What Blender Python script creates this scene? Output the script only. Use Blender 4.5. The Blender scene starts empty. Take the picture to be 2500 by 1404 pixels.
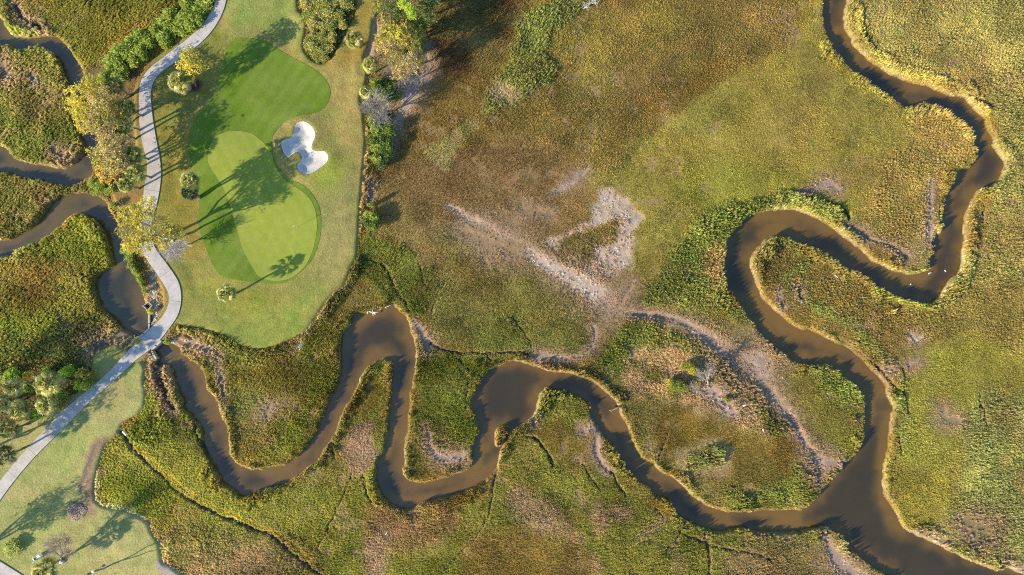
import bpy, bmesh, math, random
import numpy as np
from mathutils import Vector, Matrix
from mathutils.geometry import delaunay_2d_cdt
random.seed(7); rng = np.random.default_rng(7)
PX = 14.0            # pixels of the 2500 px wide photograph per metre on the ground
H = 119.05           # flying height of the camera
# ------------------------------------------------------------------ camera, sky, sun, exposure
SUN_EL, SUN_DIR = math.radians(23.5), math.radians(28.5)      # light travels towards SUN_DIR (from +x)
sc = bpy.context.scene
C = sc.collection
cam = bpy.data.cameras.new('camera'); cam.sensor_width = 36; cam.lens = 36 * H / (2500 / PX)
cam.clip_start = 1; cam.clip_end = 5000
co = bpy.data.objects.new('camera', cam); co.location = (0, 0, H); C.objects.link(co); sc.camera = co
world = bpy.data.worlds.new('World'); sc.world = world; world.use_nodes = True
wn = world.node_tree; sky = wn.nodes.new('ShaderNodeTexSky'); sky.sky_type = 'NISHITA'; sky.sun_disc = False
sky.sun_elevation = SUN_EL; sky.sun_rotation = math.atan2(-math.cos(SUN_DIR), -math.sin(SUN_DIR)); sky.altitude = 0; sky.ozone_density = 5; sky.dust_density = .4; sky.air_density = 1.2
wn.links.new(sky.outputs[0], wn.nodes['Background'].inputs[0]); wn.nodes['Background'].inputs[1].default_value = 0.15
sl = bpy.data.lights.new('sun', 'SUN'); sl.energy = 5.0; sl.angle = math.radians(0.55); sl.color = (1.0, 0.86, 0.64)
so = bpy.data.objects.new('sun', sl); C.objects.link(so)
so.rotation_euler = Vector((math.cos(SUN_DIR) * math.cos(SUN_EL), math.sin(SUN_DIR) * math.cos(SUN_EL), -math.sin(SUN_EL))).to_track_quat('-Z', 'Y').to_euler()
so.location = (-60, -35, 60)
sc.view_settings.view_transform = 'Standard'; sc.view_settings.look = 'None'; sc.view_settings.gamma = 1
sc.view_settings.exposure = 1.33
sc.render.resolution_x = 1024; sc.render.resolution_y = 575
sc.cycles.use_denoising = False; sc.cycles.filter_width = 1.1; sc.cycles.max_bounces = 5; sc.cycles.diffuse_bounces = 2; sc.cycles.transmission_bounces = 3; sc.cycles.transparent_max_bounces = 4

# ------------------------------------------------------------------ helpers
def W(px, py): return ((px - 1250) / PX, (702 - py) / PX)
def at(px, py, h):                      # where a thing whose top is h up and is seen at (px, py) really stands
    x, y = W(px, py); k = 1 - h / H
    return x * k, y * k
def lin(c):
    c = np.asarray(c, float) / 255.0
    return np.where(c <= .04045, c / 12.92, ((c + .055) / 1.055) ** 2.4)
def tag(o, label=None, cat=None, group=None, kind=None):
    if label: o['label'] = label
    if cat: o['category'] = cat
    if group: o['group'] = group
    if kind: o['kind'] = kind
    return o
def mesh_obj(name, V, F, mat, parent=None, col=None, smooth=False):
    me = bpy.data.meshes.new(name)
    V = np.asarray(V, np.float32).reshape(-1, 3)
    if isinstance(F, np.ndarray):
        n = F.shape[1]
        me.vertices.add(len(V)); me.vertices.foreach_set('co', V.ravel())
        me.loops.add(F.size); me.loops.foreach_set('vertex_index', F.astype(np.int32).ravel())
        me.polygons.add(len(F)); me.polygons.foreach_set('loop_start', np.arange(0, F.size, n, dtype=np.int32))
        me.polygons.foreach_set('loop_total', np.full(len(F), n, np.int32))
        me.update(calc_edges=True)
    else:
        me.from_pydata(V.tolist(), [], F)
    if smooth: me.polygons.foreach_set('use_smooth', np.ones(len(me.polygons), bool))
    if col is not None:
        a = me.color_attributes.new('Col', 'FLOAT_COLOR', 'POINT')
        c = np.ones((len(V), 4), np.float32); c[:, :3] = np.asarray(col, np.float32).reshape(-1, 3)
        a.data.foreach_set('color', c.ravel())
    me.materials.append(mat)
    o = bpy.data.objects.new(name, me); C.objects.link(o)
    if parent is not None: o.parent = parent
    return o
def smooth_line(pts, n=4, closed=True):
    P = np.array(pts, float); out = []
    N = len(P); rngN = range(N) if closed else range(N - 1)
    for i in rngN:
        if closed: a, b, c, d = P[(i - 1) % N], P[i], P[(i + 1) % N], P[(i + 2) % N]
        else: a, b, c, d = P[max(i - 1, 0)], P[i], P[i + 1], P[min(i + 2, N - 1)]
        for t in np.arange(n) / n:
            out.append(0.5 * ((2 * b) + (-a + c) * t + (2 * a - 5 * b + 4 * c - d) * t * t + (-a + 3 * b - 3 * c + d) * t ** 3))
    if not closed: out.append(P[-1])
    return np.array(out)

# ------------------------------------------------------------------ raster of the site (fields in photo pixels)
ST = 3.0; X0, Y0, X1, Y1 = -270, -270, 2770, 1674
gx = np.arange(X0, X1, ST); gy = np.arange(Y0, Y1, ST)
NX, NY = len(gx), len(gy)
GX, GY = np.meshgrid(gx, gy)
def vnoise(X, Y, sc_, seed):
    r = np.random.default_rng(seed); T = r.random((257, 257)).astype(np.float32)
    x = (X / sc_) % 256; y = (Y / sc_) % 256
    xi = x.astype(int); yi = y.astype(int); fx = x - xi; fy = y - yi
    fx = fx * fx * (3 - 2 * fx); fy = fy * fy * (3 - 2 * fy)
    xj = (xi + 1) % 257; yj = (yi + 1) % 257
    return (T[yi, xi] * (1 - fx) + T[yi, xj] * fx) * (1 - fy) + (T[yj, xi] * (1 - fx) + T[yj, xj] * fx) * fy
def fbm(X, Y, s, seed, o=4):
    v = 0; a = 1; t = 0
    for i in range(o):
        v = v + a * vnoise(X + 1000 + 37 * i, Y + 1000 + 91 * i, s, seed + i); t += a; a *= .55; s *= .5
    return v / t - .5
wa = fbm(GX, GY, 60, 11); wb = fbm(GX, GY, 60, 23)
fc0 = fbm(GX, GY, 7, 133, 2); fa = fbm(GX, GY, 14, 31, 3); fb = fbm(GX, GY, 14, 41, 3)
def sub(x0, y0, x1, y1):
    i0 = max(int((x0 - X0) / ST), 0); i1 = min(int((x1 - X0) / ST) + 2, NX)
    j0 = max(int((y0 - Y0) / ST), 0); j1 = min(int((y1 - Y0) / ST) + 2, NY)
    return slice(j0, j1), slice(i0, i1)
def inside(P, X, Y):
    m = np.zeros(X.shape, bool); N = len(P)
    for i in range(N):
        x0, y0 = P[i]; x1, y1 = P[(i + 1) % N]
        if y0 == y1: continue
        m ^= ((y0 > Y) != (y1 > Y)) & (X < (x1 - x0) * (Y - y0) / (y1 - y0) + x0)
    return m
def segdist(X, Y, a, b):
    d = b - a; L = max(float(d @ d), 1e-9)
    t = np.clip(((X - a[0]) * d[0] + (Y - a[1]) * d[1]) / L, 0, 1)
    return np.hypot(X - a[0] - t * d[0], Y - a[1] - t * d[1]), t
def sdf(P, R=90, X=GX, Y=GY):                          # signed distance in px, negative inside, clipped at R
    D = np.full(GX.shape, float(R)); N = len(P)
    for i in range(N):
        a = P[i]; b = P[(i + 1) % N]
        s = sub(min(a[0], b[0]) - R, min(a[1], b[1]) - R, max(a[0], b[0]) + R, max(a[1], b[1]) + R)
        if s[0].stop <= s[0].start or s[1].stop <= s[1].start: continue
        D[s] = np.minimum(D[s], segdist(X[s], Y[s], a, b)[0])
    D[inside(P, X, Y)] *= -1
    return D
def blur(A, r):
    k = max(int(round(r / ST)), 0)
    if k < 1: return A
    for _ in range(2):
        for ax in (0, 1):
            p = np.pad(A, [(k + 1, k) if ax == 0 else (0, 0), (k + 1, k) if ax == 1 else (0, 0)], mode='edge')
            c = np.cumsum(p, axis=ax)
            A = (np.take(c, np.arange(2 * k + 1, c.shape[ax]), axis=ax) - np.take(c, np.arange(0, c.shape[ax] - 2 * k - 1), axis=ax)) / (2 * k + 1)
    return A
def smst(x): x = np.clip(x, 0, 1); return x * x * (3 - 2 * x)

# ---- traced outlines
R_LEFT = [(2014,-300),(2010,-60),(2014,0),(2012,42),(2019,72),(2030,105),(2045,136),(2065,154),(2090,177),(2115,196),(2135,212),(2165,232),(2192,245),(2215,261),(2250,255),(2290,265),(2330,288),(2362,312),(2377,332),(2378,351),(2386,371),(2382,393),(2371,410),(2347,415),(2337,428),(2327,443),(2310,476),(2305,501),(2300,526),(2300,558),(2285,578),(2281,601),(2277,623),(2271,641),(2272,658),(2255,666),(2222,670),(2187,661),(2157,648),(2125,631),(2100,603),(2070,583),(2040,558),(2010,538),(1975,523),(1937,512),(1907,511),(1875,514),(1842,523),(1820,536),(1807,551),(1790,563),(1774,591),(1768,626),(1765,651),(1770,676),(1774,702),(1790,722),(1812,747),(1822,767),(1842,792),(1862,817),(1875,832),(1900,854),(1930,874),(1965,891),(1995,893),(2017,890),(2037,897),(2060,917),(2082,934),(2100,960),(2110,972),(2115,1002),(2114,1027),(2109,1052),(2106,1078),(2095,1100),(2087,1113),(2065,1130),(2050,1153),(2030,1173),(2010,1195),(1997,1215),(1975,1233),(1957,1248)]
R_SOUTH = [(1940,1270),(1955,1296),(1975,1294),(1995,1292),(2015,1290),(2045,1303),(2060,1320),(2075,1345),(2107,1365),(2137,1388),(2165,1403),(2260,1480),(2500,1600),(2900,1750)]
R_RIGHT = [(2900,1560),(2600,1450),(2520,1412),(2485,1400),(2462,1388),(2437,1395),(2400,1383),(2365,1368),(2337,1355),(2312,1343),(2285,1328),(2250,1313),(2217,1298),(2205,1283),(2197,1265),(2182,1238),(2167,1218),(2160,1193),(2161,1158),(2165,1128),(2172,1098),(2174,1065),(2176,1052),(2180,1014),(2185,997),(2172,972),(2165,942),(2152,924),(2130,902),(2110,879),(2090,864),(2070,847),(2037,834),(2000,814),(1975,804),(1960,806),(1937,794),(1912,772),(1890,754),(1875,740),(1862,724),(1852,701),(1845,681),(1835,656),(1835,633),(1842,616),(1860,596),(1875,582),(1900,572),(1932,583),(1955,596),(1975,606),(2005,618),(2030,631),(2055,648),(2070,658),(2085,661),(2107,673),(2125,686),(2137,702),(2150,709),(2170,717),(2195,729),(2220,734),(2250,737),(2265,742),(2282,739),(2297,724),(2312,704),(2325,683),(2347,666),(2352,638),(2355,601),(2359,576),(2360,533),(2371,501),(2385,476),(2395,463),(2420,456),(2442,438),(2452,421),(2457,398),(2445,376),(2429,354),(2430,342),(2415,312),(2407,287),(2395,275),(2372,252),(2357,235),(2325,232),(2300,220),(2275,210),(2240,202),(2207,190),(2180,180),(2157,165),(2135,152),(2112,132),(2092,112),(2080,90),(2067,62),(2065,25),(2071,0),(2076,-60),(2080,-300)]
RIVER = R_LEFT + R_SOUTH + R_RIGHT
M_UP = [(372,858),(384,842),(398,834),(410,838),(435,849),(440,864),(462,879),(485,897),(497,922),(502,949),(522,972),(532,997),(540,1017),(550,1039),(555,1060),(557,1090),(560,1115),(575,1133),(605,1149),(625,1149),(655,1144),(690,1138),(720,1118),(742,1098),(760,1073),(775,1052),(780,1029),(795,997),(815,954),(827,922),(829,877),(829,842),(835,814),(852,794),(865,769),(890,766),(907,764),(925,757),(942,754),(955,742),(967,754),(985,769),(997,789),(1000,809),(1010,832),(1015,877),(1010,914),(1002,949),(997,972),(1000,997),(995,1019),(994,1052),(989,1065),(985,1090),(985,1133),(982,1158),(997,1175),(1030,1180),(1062,1173),(1100,1165),(1137,1150),(1155,1128),(1152,1103),(1162,1073),(1170,1050),(1160,1024),(1152,997),(1152,974),(1170,942),(1187,912),(1207,899),(1235,888),(1250,882),(1275,886),(1310,897),(1350,909),(1387,912),(1420,922),(1450,934),(1472,952),(1490,967),(1507,984),(1515,1009),(1527,1032),(1536,1053),(1545,1078),(1557,1103),(1567,1120),(1595,1133),(1612,1153),(1637,1165),(1665,1183),(1680,1203),(1712,1228),(1740,1243),(1775,1252),(1812,1253),(1850,1249),(1900,1249),(1960,1252)]
M_LOW = [(385,877),(390,889),(412,897),(422,927),(430,954),(442,979),(442,997),(460,1012),(467,1024),(482,1034),(490,1054),(497,1090),(512,1123),(525,1153),(537,1168),(535,1178),(562,1195),(582,1213),(600,1213),(625,1203),(650,1195),(680,1188),(705,1175),(735,1155),(755,1140),(775,1120),(800,1085),(810,1068),(819,1050),(837,999),(855,977),(872,944),(882,914),(902,892),(932,879),(950,881),(957,902),(955,952),(950,989),(947,1052),(942,1065),(935,1103),(922,1123),(916,1148),(917,1173),(925,1200),(945,1228),(972,1244),(997,1243),(1025,1230),(1062,1220),(1100,1213),(1130,1203),(1175,1178),(1197,1160),(1210,1145),(1220,1108),(1235,1075),(1250,1052),(1272,1040),(1297,1022),(1310,999),(1315,967),(1332,952),(1350,954),(1405,967),(1432,982),(1440,1007),(1447,1024),(1462,1044),(1470,1058),(1492,1090),(1515,1123),(1537,1153),(1557,1175),(1587,1190),(1600,1210),(1620,1218),(1642,1233),(1652,1253),(1675,1273),(1712,1288),(1750,1299),(1787,1293),(1825,1293),(1875,1303),(1925,1299),(1960,1297)]
CREEK = M_UP + M_LOW[::-1]
ISLET = [(1212,1048),(1228,1040),(1240,1050),(1236,1072),(1222,1090),(1210,1092),(1206,1070)]
L1 = [(-300,20),(-60,30),(0,45),(15,75),(40,89),(87,88),(120,85),(140,92),(160,112),(175,135),(190,160),(203,190),(212,250),(224,300),(232,345),(230,395),(215,430),(180,452),(150,450),(112,442),(82,438),(50,431),(20,421),(0,417),(-300,440),(-300,330),(-60,350),(0,356),(22,371),(32,388),(62,398),(105,403),(137,410),(155,411),(175,398),(197,378),(202,350),(185,325),(177,275),(172,240),(162,205),(150,170),(132,140),(110,120),(90,113),(70,115),(55,122),(25,117),(0,107),(-300,110)]
L3 = [(-300,600),(0,586),(25,581),(52,568),(80,551),(97,526),(115,503),(140,483),(175,473),(205,471),(235,478),(252,491),(267,516),(282,538),(290,563),(297,596),(305,616),(317,638),(327,663),(340,691),(345,722),(355,747),(366,767),(366,804),(345,824),(312,809),(287,794),(270,777),(250,757),(237,739),(230,717),(225,700),(225,690),(232,673),(260,658),(272,652),(270,633),(262,601),(252,571),(235,546),(215,528),(182,522),(155,536),(140,556),(110,576),(82,593),(52,606),(25,621),(0,628),(-300,660)]
PL = [(560,-260),(545,-120),(530,0),(517,35),(497,65),(465,95),(420,130),(375,165),(357,185),(347,207),(344,240),(345,300),(352,351),(362,388),(364,421),(357,456),(352,501),(342,551),(341,588),(355,621),(375,651),(409,702),(417,727),(412,752),(397,777),(370,802),(345,827),(312,862),(270,907),(230,942),(185,979),(150,1010),(113,1050),(70,1095),(0,1180),(-120,1340),(-200,1460)]
PR = [(590,-260),(573,-120),(557,0),(545,40),(517,85),(480,120),(435,152),(395,180),(378,202),(372,225),(375,275),(386,345),(396,395),(398,433),(392,476),(382,521),(371,563),(380,601),(397,626),(425,663),(447,700),(455,729),(447,757),(427,787),(400,824),(370,855),(337,877),(287,924),(225,979),(188,1015),(152,1053),(100,1103),(50,1160),(0,1228),(-80,1355),(-160,1480)]
GREEN = [(513,388),(518,358),(532,337),(556,325),(580,322),(615,327),(640,344),(657,362),(667,380),(675,406),(695,436),(717,453),(745,472),(765,496),(775,526),(776,563),(765,613),(745,651),(712,678),(675,686),(640,678),(625,663),(597,613),(585,576),(575,546),(567,513),(550,463),(517,408)]
FAIR = [(580,97),(610,96),(650,103),(692,128),(730,150),(770,172),(797,198),(808,225),(802,252),(780,275),(737,285),(702,298),(677,320),(667,345),(672,388),(687,418),(710,438),(732,448),(757,466),(777,496),(786,526),(785,568),(777,603),(760,638),(737,663),(707,686),(675,693),(640,690),(600,686),(550,676),(527,656),(512,626),(495,581),(485,546),(487,513),(487,463),(475,416),(464,376),(466,345),(475,305),(495,272),(520,240),(537,192),(547,150),(560,115)]
BUNK = [(735,300),(750,301),(767,315),(773,333),(766,351),(764,366),(775,371),(795,372),(804,383),(802,397),(785,412),(760,426),(745,427),(731,416),(730,403),(740,390),(737,378),(727,373),(716,380),(707,387),(697,376),(690,356),(693,346),(712,338),(721,327),(723,310)]
BUNK2 = [(374,1366),(388,1366),(405,1374),(425,1390),(440,1410),(445,1450),(380,1450),(372,1400)]
LAWN = [(520,-270),(530,0),(500,40),(440,100),(370,150),(352,180),(335,210),(330,300),(335,400),(300,440),(275,470),(300,520),(330,520),(345,600),(365,640),(395,700),(400,730),(395,760),(375,790),(385,830),(427,792),(450,797),(475,799),(512,807),(550,822),(582,842),(600,849),(625,852),(655,849),(687,837),(725,819),(747,809),(765,784),(780,762),(797,737),(815,717),(837,700),(855,658),(870,626),(873,601),(876,563),(880,501),(885,438),(891,376),(893,351),(892,325),(887,275),(880,240),(893,205),(897,175),(890,140),(905,100),(915,40),(925,-30),(930,-270),(872,-270),(870,0),(850,70),(812,140),(787,157),(755,140),(742,112),(750,62),(737,32),(727,0),(720,-270)]
LAWN2 = [(-300,1075),(0,1060),(45,1032),(100,1005),(175,965),(217,940),(232,870),(275,842),(300,850),(337,872),(355,897),(352,927),(357,957),(352,990),(335,1010),(302,1030),(290,1055),(262,1083),(250,1110),(237,1153),(232,1193),(237,1223),(262,1238),(300,1245),(332,1255),(362,1275),(370,1295),(388,1323),(394,1353),(400,1374),(430,1390),(470,1450),(480,1700),(-300,1700)]
MUDA = [(1478,458),(1520,478),(1547,500),(1560,520),(1565,538),(1548,546),(1552,560),(1548,620),(1530,660),(1470,680),(1440,672),(1420,650),(1332,600),(1345,580),(1400,560),(1440,530),(1450,500)]
TUFT = [(1482,528),(1508,534),(1516,548),(1514,566),(1502,588),(1480,594),(1460,610),(1448,636),(1436,650),(1410,640),(1370,614),(1345,600),(1378,584),(1410,568),(1436,552),(1464,546)]

def poly(P, n=4): return smooth_line(P, n)
def rough(amp): return GX + fa * amp, GY + fb * amp
RX, RY = rough(7)
W_SDF = np.minimum(np.minimum(sdf(poly(RIVER), X=RX, Y=RY), sdf(poly(CREEK), X=RX, Y=RY)), np.minimum(sdf(poly(L1), X=RX, Y=RY), sdf(poly(L3, 3), X=RX, Y=RY)))
W_SDF = np.maximum(W_SDF, -sdf(poly(ISLET)))
PATHP = np.array(PL + PR[::-1], float)
P_SDF = sdf(PATHP, 60)
P2 = np.array([(-300, 1200), (-10, 1357), (0, 1365), (75, 1411), (140, 1456), (300, 1600), (120, 1700), (-300, 1460)], float)
P_SDF = np.minimum(P_SDF, sdf(P2, 60))
L_SDF = np.minimum(sdf(poly(LAWN, 3), 60), sdf(poly(LAWN2, 3), 60))
F_SDF = sdf(poly(FAIR), 60); B_SDF = sdf(poly(BUNK), 60)
up = np.maximum(np.maximum(smst(.5 - L_SDF / 14), smst(.5 - (P_SDF - 10) / 10)), 0)
lawn_mask = (L_SDF < 0) & (W_SDF > 3)

# ---- fields
colr = np.empty((NY, NX, 3)); colr[:] = lin((142, 120, 58))
vh = np.full((NY, NX), .5); vs = np.full((NY, NX), .9); vd = np.ones((NY, NX)); vk = np.zeros((NY, NX))
WXX = GX + wa * 60 + fa * 26 + fc0 * 8; WYY = GY + wb * 60 + fb * 26 - fc0 * 8
def zone(P, c, h=None, s=None, d=None, soft=6, k=None, ell=None):
    global colr, vh, vs, vd, vk
    if ell:
        x, y, a, b = ell; x0, y0, x1, y1 = x - a, y - b, x + a, y + b
    else:
        P = smooth_line(P, 3); x0, y0 = P.min(0); x1, y1 = P.max(0)
    q = 30 + 3 * soft; sl_ = sub(x0 - q, y0 - q, x1 + q, y1 + q)
    if ell: m = (((WXX[sl_] - x) / a) ** 2 + ((WYY[sl_] - y) / b) ** 2 < 1).astype(float)
    else: m = inside(P, WXX[sl_], WYY[sl_]).astype(float)
    m = blur(m, soft)
    if c is not None: colr[sl_] += (lin(c) - colr[sl_]) * m[..., None]
    for A, v in ((vh, h), (vs, s), (vd, d), (vk, k)):
        if v is not None: A[sl_] += (v - A[sl_]) * m
def stroke_mask(pts, soft=.5, warp=8):
    P = smooth_line([p[:2] for p in pts], 3, False); wv = smooth_line([(p[2], 0) for p in pts], 3, False)[:, 0]
    w = max(wv); x0, y0 = P.min(0); x1, y1 = P.max(0); q = w + 25; s = sub(x0 - q, y0 - q, x1 + q, y1 + q)
    best = np.full(GX[s].shape, 9.)
    for i in range(len(P) - 1):
        d, t = segdist(GX[s] + fa[s] * warp + fc0[s] * 5, GY[s] + fb[s] * warp - fc0[s] * 5, P[i], P[i + 1])
        best = np.minimum(best, d / (np.maximum(wv[i] * (1 - t) + wv[i + 1] * t, .5) * .5))
    return s, smst((1 + soft - best) / (2 * soft))


zone([(2060,-260),(2800,-260),(2800,1000),(2480,880),(2380,860),(2300,820),(2200,800),(2120,760),(2080,700),(2350,650),(2430,430),(2400,260),(2200,170),(2080,80)], (147,136,78), .65, 1.1)
zone([(1840,600),(1910,580),(1980,620),(2060,660),(2140,710),(2200,740),(2280,760),(2350,700),(2500,700),(2500,860),(2400,860),(2300,830),(2200,900),(2150,880),(2060,830),(1950,790),(1880,720),(1840,660)], (140,122,66), .6, 1.05)
zone([(2215,860),(2260,830),(2330,830),(2360,810),(2420,840),(2500,870),(2800,900),(2800,1080),(2500,1010),(2440,960),(2400,980),(2380,1040),(2330,1060),(2290,1200),(2290,1260),(2250,1180),(2210,1080),(2200,950)], (149,140,62), .32, .7, soft=12)
zone([(2230,1120),(2300,1120),(2330,1250),(2280,1310),(2210,1290),(2170,1200),(2170,1120)], (146,133,60), .5, .9)
zone([(2340,1000),(2420,965),(2500,990),(2800,1080),(2800,1500),(2450,1390),(2330,1350),(2280,1310),(2330,1250),(2350,1150),(2330,1060)], (148,144,84), .65, 1.1, soft=16)
zone([(2200,1030),(2240,1030),(2230,1120),(2190,1120)], (140,138,60), .6, 1)
zone([(1925,60),(1960,0),(1970,-260),(2015,-260),(2030,100),(2100,190),(2220,270),(2260,300),(2150,420),(2110,530),(2060,560),(1900,490),(1780,500),(1700,520),(1660,600),(1560,740),(1480,740),(1560,560),(1490,460),(1440,500),(1340,570),(1160,540),(1120,500),(1300,380),(1460,400),(1540,340),(1660,280),(1740,200),(1850,150)], (148,134,63), .28, .65, soft=4)
zone([(1640,440),(1750,400),(1880,420),(2000,440),(2100,520),(2050,540),(1900,480),(1780,490),(1690,520)], (144,140,58), .32, .65, soft=24)
zone([(1440,500),(1330,570),(1160,535),(1200,460),(1330,400),(1430,400)], (140,114,68), .25, .62, soft=24)
zone([(1650,60),(1780,40),(1930,-20),(1930,60),(1850,130),(1700,130)], (136,112,52), .6, 1, soft=30)
zone([(2240,270),(2330,300),(2370,340),(2370,390),(2330,420),(2290,440),(2280,560),(2260,620),(2170,620),(2110,560),(2120,460),(2160,400),(2220,340)], (148,130,72), .65, 1.05)
zone([(2225,590),(2277,585),(2277,645),(2225,655)], (142,134,88), .3, .7, soft=14)
zone([(1420,-260),(1965,-260),(1940,50),(1860,140),(1740,200),(1660,270),(1560,330),(1490,440),(1440,400),(1350,380),(1200,350),(1200,260),(1350,200),(1330,130),(1420,40)], (131,113,60), .5, .95, soft=3)
zone([(1400,40),(1600,0),(1650,80),(1560,150),(1450,160),(1360,110)], (143,129,62), None, None, soft=36)
zone([(1560,240),(1740,150),(1780,170),(1640,270),(1540,330),(1490,420),(1470,360)], (124,100,48), .55, 1, soft=14)
zone([(1020,-260),(1330,-260),(1290,60),(1220,180),(1180,260),(1100,340),(1050,420),(1120,470),(1240,560),(1100,590),(960,560),(900,500),(920,420),(960,380),(1000,260),(1040,170)], (132,108,54), .45, .9)
zone([(1040,-260),(1260,-260),(1275,40),(1205,160),(1085,205),(1042,120)], (98,74,44), .5, .95, soft=18)  # brown grass, with the trees' cast shadow painted into its colour
zone([(920,400),(1250,350),(1400,400),(1440,500),(1330,580),(1150,540),(960,560),(890,520)], (136,110,66), .32, .72, soft=20)
zone([(1150,400),(1300,400),(1300,500),(1150,490)], (128,102,64), None, None, soft=30)
zone([(930,560),(1160,530),(1300,620),(1250,640),(1130,600),(1000,600)], (140,118,76), .25, .65, soft=12)
zone([(1000,590),(1250,600),(1300,640),(1100,680),(1000,640)], (138,116,70), .3, .7, soft=16)
zone([(1275,60),(1330,20),(1420,-20),(1425,20),(1400,60),(1350,90),(1332,130),(1345,190),(1290,240),(1230,270),(1185,280),(1190,230),(1240,170),(1260,110)], (136,136,74), .95, 1.15, soft=4)
zone([(1185,280),(1120,370),(1090,410),(1050,400),(1050,370),(1100,320),(1170,280)], (150,136,82), .5, .9, soft=4)
zone(None, (176,150,116), .4, .9, .7, ell=(1228,236,40,24), soft=8)
zone([(1080,600),(1200,590),(1290,630),(1380,690),(1440,760),(1450,840),(1440,866),(1300,862),(1160,852),(1060,830),(1030,790),(1050,720),(1100,650)], (128,119,62), .5, .95, soft=8)
zone([(1100,600),(1240,610),(1300,660),(1200,700),(1100,680)], (136,114,62), .4, .8, soft=24)
zone([(1200,760),(1330,800),(1440,860),(1300,862),(1150,840)], (116,116,54), .6, 1, soft=20)
zone([(880,565),(950,590),(1010,620),(1080,680),(1060,720),(1020,780),(950,740),(870,690)], (116,117,50), .75, 1.1, soft=3)
zone([(1040,850),(1180,872),(1230,880),(1160,930),(1140,1000),(1160,1060),(1150,1120),(1050,1120),(1000,1060),(1010,980),(1020,880)], (114,120,48), .75, 1.1)
zone([(990,1100),(1020,1095),(1045,1130),(1040,1165),(1000,1160)], (98,86,34), .3, .7, soft=3)
zone(TUFT, (126,112,64), .65, 1)
zone([(1470,680),(1560,700),(1600,760),(1480,870),(1440,860)], (138,118,74), .25, .65)
zone([(1690,530),(1760,500),(1850,480),(1960,480),(2060,540),(1960,520),(1830,530),(1780,580),(1765,660),(1790,730),(1840,790),(1800,820),(1740,800),(1650,770),(1570,740),(1600,660),(1660,600)], (132,134,68), .95, 1.2, soft=3)
zone([(1730,590),(1770,600),(1770,700),(1730,700),(1715,640)], (158,132,84), None, None, soft=9)
zone([(1740,765),(1800,775),(1870,830),(1900,880),(1990,900),(2060,930),(2000,1000),(1960,1060),(1900,960),(1840,880),(1780,820)], (140,126,62), .3, .7)
zone([(1590,770),(1620,740),(1700,760),(1780,770),(1740,800)], (140,130,62), .4, .8, soft=6)
zone([(1530,790),(1600,780),(1680,800),(1760,860),(1830,920),(1900,990),(1940,1050),(1990,1180),(1970,1240),(1750,1240),(1620,1150),(1560,1110),(1520,1000),(1470,930),(1400,900),(1470,870)], (130,116,62), .5, .95)
zone([(1530,790),(1600,782),(1720,830),(1790,900),(1750,920),(1640,890),(1580,920),(1500,920),(1455,880)], (126,130,62), .9, 1.15)
zone([(1530,860),(1640,855),(1700,865),(1800,930),(1890,1000),(1875,1050),(1740,1015),(1650,985),(1540,960)], (178,150,110), .6, 1.1, .85, soft=8)
for e_ in ((1600,910,22,16),(1640,965,26,14),(1560,890,18,14),(1700,960,18,12)): zone(None, (124,116,60), .7, 1.1, ell=e_, soft=5)
zone([(1740,845),(1800,900),(1880,980),(1960,1070),(1930,1080),(1850,1010),(1760,930)], (108,116,58), 1.1, 1.2)
zone([(1620,1000),(1720,1000),(1850,1060),(1930,1060),(1975,1150),(1960,1185),(1800,1180),(1660,1160),(1600,1120)], (130,108,48), .32, .8)
zone(None, (168,142,104), .2, .7, .6, ell=(1722,1116,72,46), soft=6); zone(None, (136,134,78), 1.5, 1.15, 1., ell=(1722,1113,54,30), soft=2)
zone([(1990,890),(2060,920),(2110,1010),(2100,1100),(2040,1130),(1990,1090),(1960,1040),(1990,980)], (130,122,56), .5, .95)
zone([(1985,895),(2040,900),(2110,990),(2070,1000),(2010,950)], (138,140,70), .9, 1.1)
zone([(1880,1185),(1980,1100),(1990,1190),(1960,1230),(1780,1230),(1760,1190)], (134,136,66), .9, 1.1)
zone([(1840,600),(1910,580),(1965,625),(1900,680),(1950,740),(2050,800),(2150,870),(2190,960),(2180,1060),(2215,1080),(2205,920),(2120,800),(2010,750),(1920,690),(1985,650),(1930,600)], (138,140,72), .85, 1.1, soft=4)
zone([(245,1060),(300,1040),(470,1030),(540,1190),(620,1220),(780,1130),(880,920),(940,890),(930,1200),(1000,1250),(1200,1200),(1210,1290),(1150,1500),(1150,1700),(300,1700),(300,1400),(400,1330),(250,1230)], (134,128,54), .5, .9)
zone([(450,1280),(700,1300),(780,1420),(400,1420),(400,1350)], (132,122,66), .7, 1.1, soft=8)
zone([(480,1340),(640,1330),(700,1420),(480,1420)], (150,128,88), .6, 1.1, soft=14)
zone([(250,1120),(350,1140),(460,1240),(420,1300),(300,1240),(245,1200)], (122,120,46), .7, 1)
zone([(1210,1170),(1260,1060),(1340,960),(1430,970),(1540,1180),(1660,1280),(1880,1300),(2010,1300),(2080,1400),(2150,1500),(2150,1700),(1150,1700),(1150,1400),(1200,1290)], (132,126,58), .6, 1)
zone([(1300,1040),(1450,1040),(1470,1140),(1380,1160),(1340,1090)], (124,108,46), .4, .85)
zone([(880,1050),(900,1050),(905,1130),(860,1150),(835,1100)], (160,134,104), .55, 1, soft=4)
zone([(900,1240),(1110,1220),(1125,1300),(1020,1340),(890,1350)], (152,124,80), .55, 1.05, soft=16)
zone([(890,1310),(950,1300),(940,1410),(880,1410)], (152,128,96), .5, 1, soft=12)
zone([(1020,1225),(1085,1225),(1085,1260),(1020,1265)], (172,146,88), .8, 1.2, soft=6)
zone([(1240,1190),(1310,1200),(1395,1280),(1385,1340),(1260,1300)], (170,144,108), .6, 1.1, soft=8)
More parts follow.
